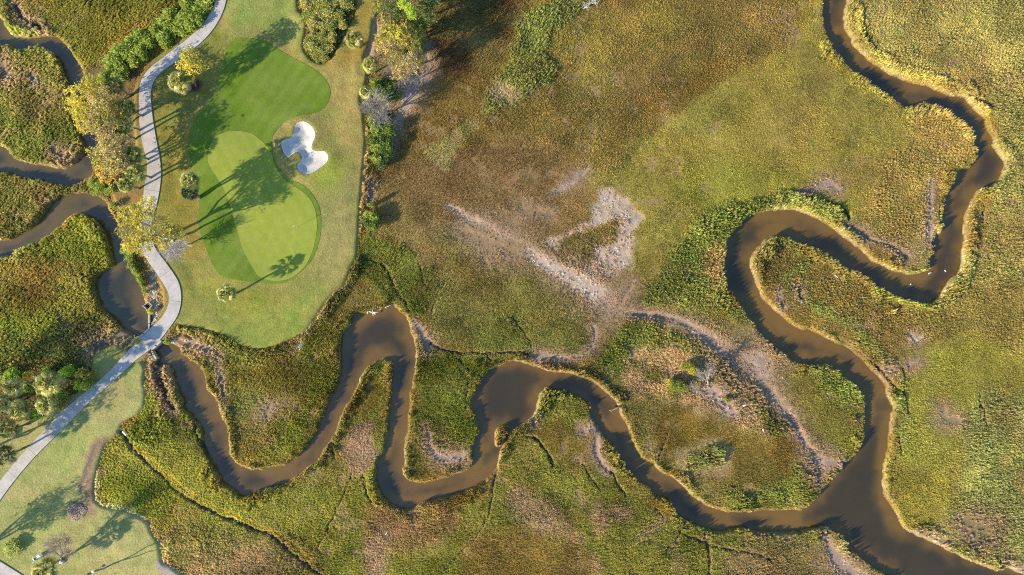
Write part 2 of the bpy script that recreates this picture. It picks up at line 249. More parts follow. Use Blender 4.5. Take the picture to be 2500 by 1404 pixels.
for e_ in ((1515,1255,30,26),(1458,1262,17,38),(1446,1372,18,26),(1600,1282,32,20),(1380,1305,16,34)): zone(None, (164,138,102), .55, 1.1, ell=e_, soft=6)
zone([(1190,1300),(1380,1310),(1440,1404),(1440,1700),(1120,1700),(1120,1400)], (134,112,54), .5, .95, soft=12)
zone([(1780,1335),(2010,1325),(2020,1404),(2020,1600),(1780,1600)], (146,126,82), .7, 1.1, soft=14)
zone([(882,915),(905,893),(920,960),(900,1010),(850,1010)], (124,108,36), .35, .8, soft=4)
zone([(360,870),(400,905),(470,1000),(540,1060),(300,1075),(290,1050),(352,980)], (122,130,54), .85, 1.1)
zone([(400,930),(440,1010),(500,1100),(480,1110),(420,1030)], (92,88,44), .5, 1, soft=6)
zone([(430,800),(640,850),(720,830),(860,730),(900,760),(830,850),(820,950),(740,1090),(640,1140),(560,1100),(540,1000),(480,890),(430,860)], (120,108,48), .7, 1)
zone([(430,800),(520,815),(640,860),(650,900),(560,880),(470,850)], (144,138,74), .8, 1.1)
zone([(560,960),(650,940),(660,1040),(600,1060)], (128,120,66), .6, 1, soft=18)
zone([(700,850),(800,760),(830,830),(820,930),(740,1060),(660,1120),(600,1120),(720,1000),(760,900)], (128,126,50), .8, 1.1, soft=6)
zone([(-300,110),(100,110),(140,160),(180,300),(200,360),(150,400),(30,390),(-300,350)], (114,114,54), .8, 1.1)
zone([(40,160),(140,160),(160,280),(80,300),(20,260)], (122,108,60), .8, 1.1, soft=16)
zone([(-300,410),(210,445),(230,470),(110,500),(40,580),(-300,600)], (112,106,56), .85, 1.1)
zone([(-300,640),(20,620),(180,525),(250,560),(272,640),(225,700),(240,760),(320,830),(230,850),(0,930),(-300,950)], (118,122,50), .85, 1.1)
zone([(-300,660),(150,640),(130,700),(100,760),(-300,800)], (118,100,48), .8, 1.05, soft=18)
zone([(-300,800),(60,820),(200,780),(320,830),(250,930),(-300,980)], (108,108,54), .9, 1.15, soft=10)
zone([(30,-300),(560,-300),(500,20),(420,30),(260,110),(240,190),(200,190),(160,110),(90,70)], (112,104,44), .7, 1.05)
zone([(170,190),(345,180),(345,450),(300,480),(230,470),(215,400)], (126,106,66), .3, .7, .25)
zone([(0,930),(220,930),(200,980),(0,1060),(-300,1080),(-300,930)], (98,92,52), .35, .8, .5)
zone([(910,215),(970,200),(985,260),(955,300),(965,330),(950,400),(920,430),(915,560),(890,565),(880,480),(895,400),(895,300)], (112,112,52), .9, 1.15, soft=2)
zone([(900,-300),(1060,-300),(1050,60),(1040,180),(985,260),(900,240),(900,140)], (118,98,64), .3, .8, .45)
zone([(722,-300),(737,32),(752,62),(745,112),(760,138),(790,146),(822,120),(858,45),(872,-300)], (130,122,62), .9, 1.2, soft=2)

def S(pts, c=None, h=None, d=None, soft=.5, warp=8, s=None):
    sl_, m = stroke_mask(pts, soft, warp)
    if c is not None: colr[sl_] += (lin(c) - colr[sl_]) * m[..., None]
    for A, v in ((vh, h), (vd, d), (vs, s)):
        if v is not None: A[sl_] += (v - A[sl_]) * m
    return sl_, m
# tall growth along edges
S([(18,-20,22),(5,30,20),(18,66,20),(58,80,18),(108,80,14)], (132,138,66), 1.3, 1, s=1.2)
S([(895,320,12),(893,380,14),(886,440,13),(880,505,10)], (180,160,106), 1.1, 1, s=1.1)
S([(878,520,10),(874,570,10)], (180,160,106), 1.1, 1, s=1.1)
S([(868,640,24),(845,695,26),(808,745,26),(762,800,26),(710,842,24),(630,868,26),(560,842,20),(500,815,14),(440,803,10)], (136,130,68), 1.4, 1, s=1.3)
S([(840,700,14),(790,752,12),(750,815,10),(700,838,8)], (150,138,92), 1.4, 1, s=1.3)
S([(240,1150,14),(236,1215,14),(262,1232,12),(330,1250,12),(370,1285,12),(400,1330,16),(405,1380,22)], (172,156,104), .8, 1)
S([(1410,966,24),(1350,962,22)], (140,136,70), 1.6, 1, s=1.3)
S([(2090,25,20),(2100,80,22),(2150,140,24),(2200,172,20),(2290,196,18),(2370,232,20),(2410,270,18)], (172,156,84), .95, 1, s=1.15)
S([(2365,330,30),(2350,300,24),(2300,275,20)], (158,138,76), 1.3, 1, s=1.2)
S([(2345,425,18),(2300,520,18),(2292,560,16)], (150,146,62), 1.3, 1, s=1.2)
S([(1905,530,26),(1990,545,24),(2060,600,22),(2130,645,22),(2200,668,18),(2262,660,12)], (150,142,76), .8, 1, s=1.1)
S([(2195,735,14),(2130,712,20),(2220,742,16),(2260,748,12)], (150,148,62), 1.5, 1, s=1.3)
S([(1740,560,60),(1850,500,30),(1960,490,34),(2040,520,30)], (126,132,66), 1.5, 1, s=1.3)

# mixed stands: macro variation of colour, height and kind
m1 = smst((fbm(GX, GY, 120, 171, 4) - .03) / .2); m2 = smst((fbm(GX, GY, 130, 181, 4) - .03) / .2); m3 = fbm(GX, GY, 75, 191, 4)
colr += (lin((136,112,66)) - colr) * (.42 * m1)[..., None]; colr += (lin((144,138,72)) - colr) * (.26 * m2)[..., None]
colr *= (1 + .75 * m3)[..., None]; colr[..., 0] += .62 * np.maximum(colr[..., 1] - colr[..., 0], 0)
vh *= 1 + 1.1 * fbm(GX, GY, 50, 201, 3); vs += .5 * fbm(GX, GY, 64, 211, 4)
MUD = (176,152,132); MUDL = (202,178,158); fc = fbm(GX, GY, 7, 131, 2)
mud = np.zeros((NY, NX)); ditch = np.zeros((NY, NX))
def mudstroke(pts, c=MUD, dep=.12, soft=.5, warp=10):
    S([(a, b_, w * 2.3 + 10) for a, b_, w in pts], (154,130,100), None, .6, .98, warp * 1.6)
    s, m = S(pts, c, None, 0., max(soft, .7), warp); vd[s] = np.maximum(vd[s], m * smst((fa[s] + fc0[s] - .12) / .2) * .35); mud[s] = np.maximum(mud[s], m * dep / .12)
def ditch_shade_stroke(pts, c=(126,104,80), dep=.35, warp=9):
    pts = [(a, b_, w * .8) for a, b_, w in pts]; dep = min(dep, .45)
    s, m = S(pts, c, None, 0., .6, warp); ditch[s] = np.maximum(ditch[s], m * dep)
# tuft patch surrounded by mud
def mudzone(P, hole=None, c=MUDL):
    m = inside(smooth_line(P, 3), GX + fa * 34 + wa * 14 + fc0 * 14, GY + fb * 34 + wb * 10).astype(float)
    if hole is not None: m *= 1 - inside(smooth_line(hole, 3), GX + fa * 50 + wa * 14 + fc0 * 22, GY + fb * 50 + wb * 10)
    m = blur(m, 4) * (1 - .32 * smst((fa + fc0 + .02) / .2))
    colr[:] = colr + (lin(c) - colr) * m[..., None]; vd[:] = vd * (1 - m); mud[:] = np.maximum(mud, m)
mudzone(MUDA, TUFT)
for e_, dd in (((1530,690,40,40), .35), ((1545,620,16,30), .5), ((1510,650,34,22), .5), ((1505,572,14,10), 1), ((1390,545,30,14), .4)):
    m = blur(((((GX + fa * 24 - e_[0]) / e_[2]) ** 2 + ((GY + fb * 24 - e_[1]) / e_[3]) ** 2) < 1).astype(float), 3) * dd; vd -= vd * m * .8
mudstroke([(1095,500,6),(1140,530,14),(1180,555,28),(1240,588,30),(1300,622,30),(1360,658,30),(1420,692,42),(1465,722,46),(1490,752,32)], c=(208,182,160), soft=.8)
mudstroke([(1130,560,20),(1200,595,36),(1260,612,30)], c=(168,140,104), soft=.98, warp=20)
mudstroke([(1490,752,22),(1530,762,12),(1560,765,12)], c=(185,158,135))
mudstroke([(1545,768,10),(1600,770,13),(1662,784,16),(1700,806,22),(1737,832,28),(1775,862,38),(1815,888,58),(1845,918,42),(1880,956,26),(1912,994,22),(1932,1022,20),(1950,1052,17),(1972,1090,16),(1992,1118,28),(1998,1150,24),(1992,1178,10)], dep=.25)
mudstroke([(1990,1120,20),(2020,1132,24),(2050,1130,12)])
mudstroke([(1820,870,10),(1850,890,50),(1868,930,20)], warp=20)
mudstroke([(1462,1045,6),(1456,1080,12),(1456,1110,12),(1470,1130,12),(1485,1152,8)], dep=.2)
mudstroke([(1425,1050,12),(1450,1045,12)])
mudstroke([(1305,1015,10),(1300,1040,8)])
mudstroke([(1046,1085,8),(1062,1112,12),(1090,1118,24),(1118,1118,20),(1128,1108,10)])
mudstroke([(1035,1040,5),(1046,1065,8),(1042,1085,8)])
mudstroke([(1012,787,5),(1030,815,12),(1042,838,18),(1038,862,8)])
mudstroke([(2012,1296,6),(2022,1328,14),(2036,1352,24),(2050,1376,34),(2080,1396,26),(2120,1410,12)], dep=.25)
mudstroke([(1350,472,6),(1385,452,12),(1410,430,14),(1430,415,8)], soft=.9)
mudstroke([(1280,515,20),(1340,520,14)], c=(160,130,98), soft=.95)
mudstroke([(1950,470,4),(1990,462,10),(2020,448,20),(2045,462,14)], soft=.8)
mudstroke([(2278,440,4),(2273,470,8),(2270,520,6),(2268,560,12),(2268,590,10)], c=(165,148,130))
mudstroke([(2060,545,6),(2100,570,14),(2140,590,8),(2180,602,10),(2212,628,12)], c=(140,128,105), dep=.2)  # strip of purple shade put into the mud colour
mudstroke([(1050,150,12),(1040,185,20),(1016,205,26),(1000,235,28),(990,262,22),(972,292,14),(962,330,10),(955,380,5)], c=(196,168,148))
mudstroke([(1048,110,6),(1036,130,14),(1046,160,10)], c=(170,145,130))
mudstroke([(912,50,12),(918,85,18),(902,118,20),(893,150,20),(882,180,14)], c=(196,170,138), soft=.8)
mudstroke([(905,435,4),(905,470,10),(900,500,8)], c=(170,150,135))
mudstroke([(1100,512,8),(985,300,3)], c=(150,120,90), soft=.9) if False else None
mudstroke([(1900,705,3),(1903,730,8),(1912,750,8)], c=(175,155,130))
mudstroke([(1945,700,8),(1955,730,7)], c=(120,110,85), dep=.3)
mudstroke([(2305,1000,16),(2310,1020,24),(2340,1028,14)], c=(160,142,106), soft=.9)
mudstroke([(2222,812,6),(2232,832,14),(2245,828,10)], c=(186,168,146))
mudstroke([(2165,900,14),(2182,905,12)], c=(172,150,120))
mudstroke([(2225,890,14),(2240,885,10)], c=(168,146,118), soft=.9)
mudstroke([(2235,1302,8),(2270,1312,16),(2310,1322,8)], c=(180,160,130))
mudstroke([(2450,1375,6),(2475,1385,16),(2510,1398,14)], c=(186,164,134))
mudstroke([(2350,1270,20),(2400,1300,40)], c=(150,132,92), soft=.95, warp=30)
mudstroke([(1410,1120,5),(1420,1130,3)], c=(150,130,100))
mudstroke([(38,14,8),(48,35,12),(62,50,10),(85,60,12),(105,72,10)], c=(95,88,80), dep=.5)
mudstroke([(75,185,8),(90,205,6)], c=(150,140,120)); mudstroke([(135,375,14),(158,385,20)], c=(150,126,105), soft=.8)
mudstroke([(0,165,30),(20,190,20)], c=(140,126,100), soft=.9)
mudstroke([(420,832,10),(470,840,14),(510,858,14),(535,872,8)], c=(178,154,128)); mudstroke([(530,862,6),(540,930,6),(548,1000,5)], c=(158,138,112))
mudstroke([(388,880,10),(384,905,22),(400,950,16),(420,1000,8)], c=(90,84,66), dep=.35)  # mud with shadow painted into its dark tone
mudstroke([(648,1010,10),(660,990,10)], c=(160,142,115)); mudstroke([(855,870,0.6),(856,872,0.6)], c=(150,130,100))
mudstroke([(280,820,16),(300,815,16),(320,822,12)], c=(150,134,112), soft=.8); mudstroke([(240,850,30),(270,850,20)], c=(130,116,90), soft=.9)
mudstroke([(377,660,10),(372,700,12),(377,735,12),(378,770,16),(372,792,8)], c=(205,180,152), soft=.7, warp=14)
mudstroke([(1735,955,30),(1765,985,24),(1790,1010,20)], c=(196,168,148), soft=.9, warp=30)
mudstroke([(1465,1240,4),(1300,1240,20),(1280,1225,10)], c=(180,155,125), soft=.9) if False else None
mudstroke([(1545,690,8),(1520,735,10),(1500,760,8)], c=(168,140,110), soft=.9)
mudstroke([(1450,800,8),(1448,840,6),(1430,862,6),(1395,875,8),(1320,868,14),(1310,880,10)], c=(172,148,126))
# ditches, and a shadow pocket painted dark
ditch_shade_stroke([(295,1052,10),(320,1090,11),(350,1123,9),(390,1158,7),(425,1195,7),(462,1218,7),(500,1240,8),(550,1265,9),(600,1285,9),(650,1303,9),(687,1328,10),(720,1358,10),(755,1385,9),(790,1412,10),(900,1500,10)], c=(118,96,82), dep=.6)
S([(338,1092,5),(400,1150,5),(470,1208,5),(560,1254,6),(650,1290,7),(705,1320,7),(760,1370,6)], (172,146,54), .25, 1)
ditch_shade_stroke([(885,628,4),(925,642,5),(943,662,6),(960,700,6),(982,732,5),(1000,758,5)])
ditch_shade_stroke([(1020,640,3),(1032,680,4),(1040,705,3)]); ditch_shade_stroke([(1085,690,3),(1070,720,3),(1048,765,3)])
ditch_shade_stroke([(1050,838,7),(1100,860,6),(1175,862,6),(1250,859,6),(1290,865,7)], c=(120,98,84)); ditch_shade_stroke([(1100,862,4),(1125,885,4),(1150,905,3)])
ditch_shade_stroke([(1142,920,5),(1138,970,5),(1138,1000,4)]); ditch_shade_stroke([(1185,865,5),(1200,878,5)])
ditch_shade_stroke([(1212,1150,10),(1205,1180,7),(1202,1210,5),(1195,1250,4)]); ditch_shade_stroke([(1195,1250,4),(1170,1300,4),(1130,1345,4),(1085,1390,4)], c=(135,110,76), dep=.3)
ditch_shade_stroke([(862,1148,3),(840,1205,3.4),(815,1255,3.4),(790,1310,3.4),(768,1345,3)]); ditch_shade_stroke([(885,1155,3),(890,1195,4),(902,1225,4),(915,1243,3)])
ditch_shade_stroke([(810,1070,5),(815,1120,4)]); ditch_shade_stroke([(1668,1276,8),(1660,1300,8),(1645,1325,7),(1625,1345,5)]); ditch_shade_stroke([(1660,1305,5),(1690,1312,6),(1712,1322,8)])
ditch_shade_stroke([(1720,1290,10),(1722,1318,10),(1730,1360,9),(1734,1420,9)]); ditch_shade_stroke([(1725,1330,6),(1790,1345,6),(1840,1350,5),(1880,1366,6)])
ditch_shade_stroke([(1632,1055,3),(1620,1090,5),(1606,1126,5)]); ditch_shade_stroke([(1422,1135,4),(1440,1165,5),(1464,1200,4)])
ditch_shade_stroke([(1282,1065,8),(1310,1072,10),(1335,1105,9),(1350,1135,12)], c=(96,84,60)); ditch_shade_stroke([(1492,1150,6),(1510,1190,8),(1530,1210,5)])  # first stroke: a shadow pocket painted and cut as a dark hollow
ditch_shade_stroke([(1250,775,3),(1270,800,3),(1298,845,3)]); ditch_shade_stroke([(1770,705,3),(1785,745,4)])
ditch_shade_stroke([(2205,900,6),(2207,960,6),(2218,1010,5)], c=(90,84,55)); ditch_shade_stroke([(2045,825,5),(2090,855,6),(2140,895,6),(2185,945,6),(2200,960,4)], c=(110,95,65))
ditch_shade_stroke([(2107,20,5),(2110,80,7),(2150,125,7)], c=(104,110,52), dep=.15); ditch_shade_stroke([(2195,1060,5),(2198,1100,6)], c=(90,80,55))
ditch_shade_stroke([(2390,960,4),(2400,1010,6),(2408,1040,4)], c=(110,95,75)); ditch_shade_stroke([(480,1000,4),(475,1050,8),(500,1100,8),(520,1150,5)], c=(80,74,40))
ditch_shade_stroke([(1545,1175,3),(1560,1190,3)]) if False else None
ditch_shade_stroke([(2402,495,4),(2402,540,5)], c=(90,84,50)); ditch_shade_stroke([(2368,230,4),(2400,250,8),(2430,262,6)], c=(110,104,80))
ditch_shade_stroke([(1960,480,5),(2030,498,10),(2062,515,12),(2075,535,8)], c=(70,84,50), dep=.5)
ditch_shade_stroke([(1620,1265,4),(1600,1240,4)])

# banks: taller growth and bare mud at the water's edge, painted paler on sun-facing banks
wd = W_SDF / PX
bank = smst((1.5 + wa * 7 + fa * 3 - wd) / 1.6) * (wd > 0)
tall = np.zeros((NY, NX))
for x, y, r, v in ((1745,650,110,.5),(1385,965,85,1.3),(2065,920,90,.9),(1930,600,110,.8),(2315,300,80,.7),(2310,500,80,.6),(1600,1220,120,.6),(1930,1305,120,.5),(2110,1370,90,.8),(820,900,110,.35),(2180,740,110,.7),(150,200,110,.5),(540,1000,90,.0),(930,1000,90,.3),(1140,1000,80,.2),(240,560,90,.5),(235,720,90,.4),(1500,1100,90,.5)):
    tall += v * np.exp(-(((GX - x) ** 2 + (GY - y) ** 2) / r ** 2))
vh += (np.maximum(vh, 1.0 + 1.1 * tall + 1.2 * wa) - vh) * bank
vs += (np.maximum(vs, 1.15) - vs) * bank
colr += (lin((140,134,74)) * (0.9 + 1.5 * wb[..., None]) - colr) * (bank * smst(.5 + wb * 3) * .45)[..., None]
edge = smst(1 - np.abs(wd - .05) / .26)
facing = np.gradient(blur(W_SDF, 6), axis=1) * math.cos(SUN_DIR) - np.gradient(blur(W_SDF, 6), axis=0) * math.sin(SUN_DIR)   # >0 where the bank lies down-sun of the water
sunlit_mudedge = edge * smst(.05 + facing * .25 + wa * 3 + fb * 2)
vd *= 1 - .85 * sunlit_mudedge
colr += (lin((205,180,140)) - colr) * (sunlit_mudedge * .8)[..., None]  # pale tone follows the sun direction: sunlight painted into the bank mud

# thin, worn and matted places
wear = smst((fbm(GX, GY, 34, 151, 4) - .10) / .16) * smst((fbm(GX, GY, 260, 161, 2) + .12) / .2)
colr += (lin((158,132,96)) - colr) * (wear * .5)[..., None]; vd *= 1 - .45 * wear; vh *= 1 - .3 * wear
vd *= 1 - .35 * smst((fc0 - .15) / .2)
# lawn colours
GC = colr.copy()
lawnc = np.empty_like(colr); lawnc[:] = lin((160,152,94))
def lz(P, c, soft=20, ell=None):
    global lawnc
    if ell: m = (((WXX - ell[0]) / ell[2]) ** 2 + ((WYY - ell[1]) / ell[3]) ** 2 < 1).astype(float)
    else: m = inside(smooth_line(P, 3), WXX, WYY).astype(float)
    lawnc += (lin(c) - lawnc) * blur(m, soft)[..., None]
lz([(810,130),(880,150),(890,330),(870,420),(830,300),(820,220)], (190,165,112), 24)
lz([(785,470),(880,440),(870,600),(800,700),(770,680)], (166,156,106), 24)
lz([(430,690),(620,700),(700,710),(640,780),(560,760)], (158,158,72), 30)
lz([(430,770),(620,790),(800,690),(720,820),(620,850)], (156,164,86), 16)
lz([(372,300),(470,300),(480,620),(400,600),(395,400)], (160,146,74), 16)
lz([(372,180),(520,60),(560,100),(520,240),(460,300),(380,300)], (150,142,80), 16)
lz([(530,0),(720,-20),(745,100),(640,80),(560,90)], (158,164,98), 16)
lz([(225,420),(345,420),(350,520),(290,520)], (160,130,86), 10)
lz([(330,170),(380,120),(370,220),(340,300),(330,400)], (132,112,72), 12)
lz([(870,-270),(930,-270),(900,100),(840,160),(800,160),(850,70)], (166,140,76), 14)
lz([(-300,1040),(400,850),(350,1050),(220,1060),(230,1250),(400,1300),(400,1400),(480,1700),(-300,1700)], (168,164,104), 14)
lz(None, (142,160,74), 24, ell=(95,1265,50,40)); lz(None, (148,166,80), 20, ell=(180,1110,40,60)); lz(None, (184,160,112), 14, ell=(160,1200,26,18))
lz(None, (186,160,104), 22, ell=(95,1220,36,26)); lz(None, (180,158,112), 20, ell=(290,930,44,26)); lz(None, (176,154,110), 18, ell=(250,1010,44,20))
lz(None, (186,150,100), 8, ell=(545,60,9,9)); lz(None, (190,154,104), 10, ell=(712,135,14,12)); lz(None, (150,160,74), 14, ell=(800,430,40,40))
lz(None, (178,152,104), 12, ell=(700,318,12,18)); lz([(375,600),(400,620),(400,660),(385,640)], (170,146,104), 8)
lz([(345,620),(395,690),(405,740),(380,790),(372,740),(360,680)], (158,134,84), 6)
lw = smst(.5 - L_SDF / 5)
dry = fbm(GX, GY, 40, 77, 4)
haze = smst((700 - GX) / 300) * smst((GY - 800) / 200); lawnc = lawnc + (lin((200,192,146)) - lawnc) * (.45 * haze)[..., None]  # sun haze painted in: lawn colour lifted towards the lower left
lawnc = lawnc * (1 + dry[..., None] * np.array([.55, .15, .5]))
GC = colr * 1.5 + (lin((120,98,70)) * .2)             # the soil and thatch under the marsh growth
bare = np.clip(1 - vd, 0, 1)[..., None]
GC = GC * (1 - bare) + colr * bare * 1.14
GC = GC * (1 - lw[..., None]) + lawnc * np.array([1.17, 1.2, .88]) * lw[..., None]
def gpatch(pts, c, soft=.6, warp=10, zz=None):
    s, m = stroke_mask(pts, soft, warp); GC[s] += (lin(c) - GC[s]) * m[..., None]
gpatch([(262,1072,12),(240,1090,26),(222,1130,22),(220,1180,24),(218,1220,34),(222,1245,30)], (178,148,118), .7, 14)
gpatch([(388,1375,14),(410,1392,30),(425,1440,50)], (206,186,168), .7, 12)
gpatch([(238,1085,4),(205,1170,10),(196,1200,8)], (150,130,116), .8)
gpatch([(476,206,30),(478,212,34)], (112,78,70), .35, 3)
gpatch([(405,585,40),(420,610,40)], (168,142,108), .9, 14)
wetedge = smst(1 - np.abs(wd) / .5)[..., None]
GC = GC * (1 - wetedge * .2)
under = (wd < 0)[..., None]
GC = np.where(under, lin((120,96,70)), GC)

# ---- height of the ground
GZ = .06 * fbm(GX, GY, 120, 51) * 3 * (1 - up) + .10 * fa * (1 - up)
lump = fbm(GX, GY, 170, 61, 2)
liftm = smst((-L_SDF - 5) / 40) * smst((P_SDF - 8) / 30)
GZ = GZ * (1 - up) + .5 * up + lump * .9 * liftm
GZ -= .12 * np.clip(mud, 0, 2) * (1 - .4 * fb) + ditch
mound = np.exp(-(((GX - 1300) * .75 + (GY - 140) * .66) ** 2) / 60 ** 2 - ((GX - 1290) ** 2 + (GY - 140) ** 2) / 200 ** 2) * .5
GZ += mound
bl = blur(np.exp(-(np.clip(B_SDF, 0, 99) / 26) ** 2) * (B_SDF > -3), 4)
GZ += .38 * bl * smst((P_SDF - 4) / 20)
GZ -= smst(-(B_SDF - 2) / 30) * .4
WL = -.8
edgez = smst(wd / .5)
GZ = np.where(wd > 0, WL + (GZ - WL) * edgez, WL - .9 * smst(-wd / 2.0))
pm = smst(.5 - (P_SDF - 2) / 6)
GZ = GZ * (1 - pm) + .5 * pm
def samp(A, px, py):
    x = np.clip((np.asarray(px, float) - X0) / ST, 0, NX - 1.001); y = np.clip((np.asarray(py, float) - Y0) / ST, 0, NY - 1.001)
    i = x.astype(int); j = y.astype(int); fx = x - i; fy = y - j
    if A.ndim == 3: fx = fx[..., None]; fy = fy[..., None]
    return (A[j, i] * (1 - fx) + A[j, i + 1] * fx) * (1 - fy) + (A[j + 1, i] * (1 - fx) + A[j + 1, i + 1] * fx) * fy
def gz(px, py): return float(samp(GZ, px, py))
def gzw(x, y): return gz(x * PX + 1250, 702 - y * PX)

# ------------------------------------------------------------------ materials
def newmat(name, rough_=.9, spec=.2):
    m = bpy.data.materials.new(name); m.use_nodes = True; nt = m.node_tree
    b = nt.nodes['Principled BSDF']; b.inputs['Roughness'].default_value = rough_; b.inputs['Specular IOR Level'].default_value = spec
    return m, nt, b
def noise(nt, scale, detail=3, vec=None, rough_=.55):
    n = nt.nodes.new('ShaderNodeTexNoise'); n.inputs['Scale'].default_value = scale; n.inputs['Detail'].default_value = detail; n.inputs['Roughness'].default_value = rough_
    if vec is None:
        g = nt.nodes.new('ShaderNodeNewGeometry'); vec = g.outputs['Position']
    nt.links.new(vec, n.inputs['Vector']); return n.outputs['Fac']
def ramp(nt, src, lo, hi, a=.3, b=.7):
    r = nt.nodes.new('ShaderNodeMapRange'); r.inputs['From Min'].default_value = a; r.inputs['From Max'].default_value = b
    r.inputs['To Min'].default_value = lo; r.inputs['To Max'].default_value = hi; nt.links.new(src, r.inputs['Value']); return r.outputs['Result']
def mul(nt, a, b, fac=1.0):
    m = nt.nodes.new('ShaderNodeMix'); m.data_type = 'RGBA'; m.blend_type = 'MULTIPLY'; m.inputs[0].default_value = fac
    for s, i in ((a, 6), (b, 7)):
        if isinstance(s, tuple): m.inputs[i].default_value = (*s, 1)
        else: nt.links.new(s, m.inputs[i])
    return m.outputs[2]
def mixc(nt, f, a, b):
    m = nt.nodes.new('ShaderNodeMix'); m.data_type = 'RGBA'; nt.links.new(f, m.inputs[0])
    for s, i in ((a, 6), (b, 7)):
        if isinstance(s, tuple): m.inputs[i].default_value = (*s, 1)
        else: nt.links.new(s, m.inputs[i])
    return m.outputs[2]
def attr(nt, name, t='GEOMETRY'):
    a = nt.nodes.new('ShaderNodeAttribute'); a.attribute_name = name; a.attribute_type = t; return a.outputs['Color']
def bump(nt, b, src, st, dist=.1):
    n = nt.nodes.new('ShaderNodeBump'); n.inputs['Strength'].default_value = st; n.inputs['Distance'].default_value = dist
    nt.links.new(src, n.inputs['Height']); nt.links.new(n.outputs[0], b.inputs['Normal'])

mg, nt, b = newmat('ground_soil_and_turf', .95, .1)
c = mul(nt, attr(nt, 'Col'), ramp(nt, noise(nt, 4.0, 4), .74, 1.26)); c = mul(nt, c, ramp(nt, noise(nt, .7, 4), .84, 1.16))
nt.links.new(c, b.inputs['Base Color']); bump(nt, b, noise(nt, 3.2, 5, rough_=.7), .9, .12)
def turf_mat(name, base, alt, amp=.12, bst=.35, sc1=.35, fine=6.0):
    m, nt, b = newmat(name, .9, .15)
    f = ramp(nt, noise(nt, sc1, 5), 0, 1, .32, .68)
    c = mixc(nt, f, tuple(base), tuple(alt)); wv = nt.nodes.new('ShaderNodeTexWave'); wv.inputs['Scale'].default_value = .16; wv.inputs['Distortion'].default_value = 1.2; wv.inputs['Detail'].default_value = 1; wv.inputs['Detail Scale'].default_value = .4
    mpp = nt.nodes.new('ShaderNodeMapping'); mpp.inputs['Rotation'].default_value = (0, 0, .6 if amp > .1 else -.5); gg = nt.nodes.new('ShaderNodeNewGeometry'); nt.links.new(gg.outputs['Position'], mpp.inputs['Vector']); nt.links.new(mpp.outputs[0], wv.inputs['Vector'])
    c = mul(nt, c, ramp(nt, wv.outputs['Fac'], .955 if amp > .1 else .975, 1.045 if amp > .1 else 1.02)); c = mul(nt, c, ramp(nt, noise(nt, 1.1, 6, rough_=.7), .9, 1.1)); c = mul(nt, c, ramp(nt, noise(nt, fine, 3), 1 - amp, 1 + amp))
    nt.links.new(c, b.inputs['Base Color']); bump(nt, b, noise(nt, fine, 4), bst, .03); return m
KG = .40
m_green = turf_mat('putting_green_turf', lin((170,184,66)) * KG * 1.05, lin((178,188,82)) * KG * 1.05, .05, .12, .5, 9)
m_fair = turf_mat('fairway_turf', lin((116,148,32)) * KG * 1.05, lin((142,162,66)) * KG * 1.05, .16, .4, .22, 5)
mc, nt, b = newmat('path_concrete', .85, .3)
c = mixc(nt, ramp(nt, noise(nt, .45, 5), 0, 1), (.29, .262, .236), (.38, .345, .312)); c = mul(nt, c, ramp(nt, noise(nt, 5, 4), .88, 1.1)); c = mul(nt, c, ramp(nt, noise(nt, 1.3, 6, rough_=.75), .8, 1.12))
nt.links.new(c, b.inputs['Base Color']); bump(nt, b, noise(nt, 14, 3), .15, .02)
ms, nt, b = newmat('bunker_sand', .95, .1)
c = mixc(nt, ramp(nt, noise(nt, .9, 5), 0, 1), (.36, .33, .295), (.45, .41, .37)); c = mul(nt, c, ramp(nt, noise(nt, 2.2, 6, rough_=.75), .86, 1.1)); nt.links.new(c, b.inputs['Base Color'])
bump(nt, b, noise(nt, 3.4, 6, rough_=.75), .9, .12)
mw, nt, b = newmat('creek_water', .12, .5)
c = mul(nt, attr(nt, 'Col'), ramp(nt, noise(nt, .12, 4), .86, 1.14)); nt.links.new(c, b.inputs['Base Color'])
mp = nt.nodes.new('ShaderNodeMapping'); mp.inputs['Rotation'].default_value = (0, 0, .5); mp.inputs['Scale'].default_value = (1, 2.2, 1)
g = nt.nodes.new('ShaderNodeNewGeometry'); nt.links.new(g.outputs['Position'], mp.inputs['Vector'])
bump(nt, b, noise(nt, 2.4, 4, mp.outputs[0]), .5, .06); b.inputs['IOR'].default_value = 1.55
def foliage_mat(name, attrt, aname, trans=.42, rough_=.6, spec=.25):
    m, nt, b = newmat(name, rough_, spec)
    c = attr(nt, aname, attrt); nt.links.new(c, b.inputs['Base Color'])
    t = nt.nodes.new('ShaderNodeBsdfTranslucent'); nt.links.new(c, t.inputs['Color'])
    mx = nt.nodes.new('ShaderNodeMixShader'); mx.inputs[0].default_value = trans
    nt.links.new(b.outputs[0], mx.inputs[1]); nt.links.new(t.outputs[0], mx.inputs[2])
    nt.links.new(mx.outputs[0], nt.nodes['Material Output'].inputs['Surface']); return m
m_blade = foliage_mat('marsh_blades', 'INSTANCER', 'tint'); m_leaf = foliage_mat('leaves', 'GEOMETRY', 'Col')
def bark(name, a, b_):
    m, nt, b = newmat(name, .9, .15); c = mixc(nt, ramp(nt, noise(nt, 7, 5), 0, 1), a, b_)
    nt.links.new(c, b.inputs['Base Color']); bump(nt, b, noise(nt, 12, 4), .6, .04); return m
m_bark = bark('brown_bark', (.11, .085, .065), (.22, .18, .14)); m_grey = bark('weathered_grey_bark', (.20, .175, .155), (.33, .30, .27))
m_white = bark('bleached_wood', (.40, .37, .34), (.56, .53, .49)); m_pale = bark('pale_dead_wood', (.25, .22, .19), (.38, .34, .30)); m_twig = bark('tan_twigs', (.26, .20, .15), (.40, .32, .25))
m_timber = bark('weathered_timber', (.30, .25, .20), (.46, .40, .33))
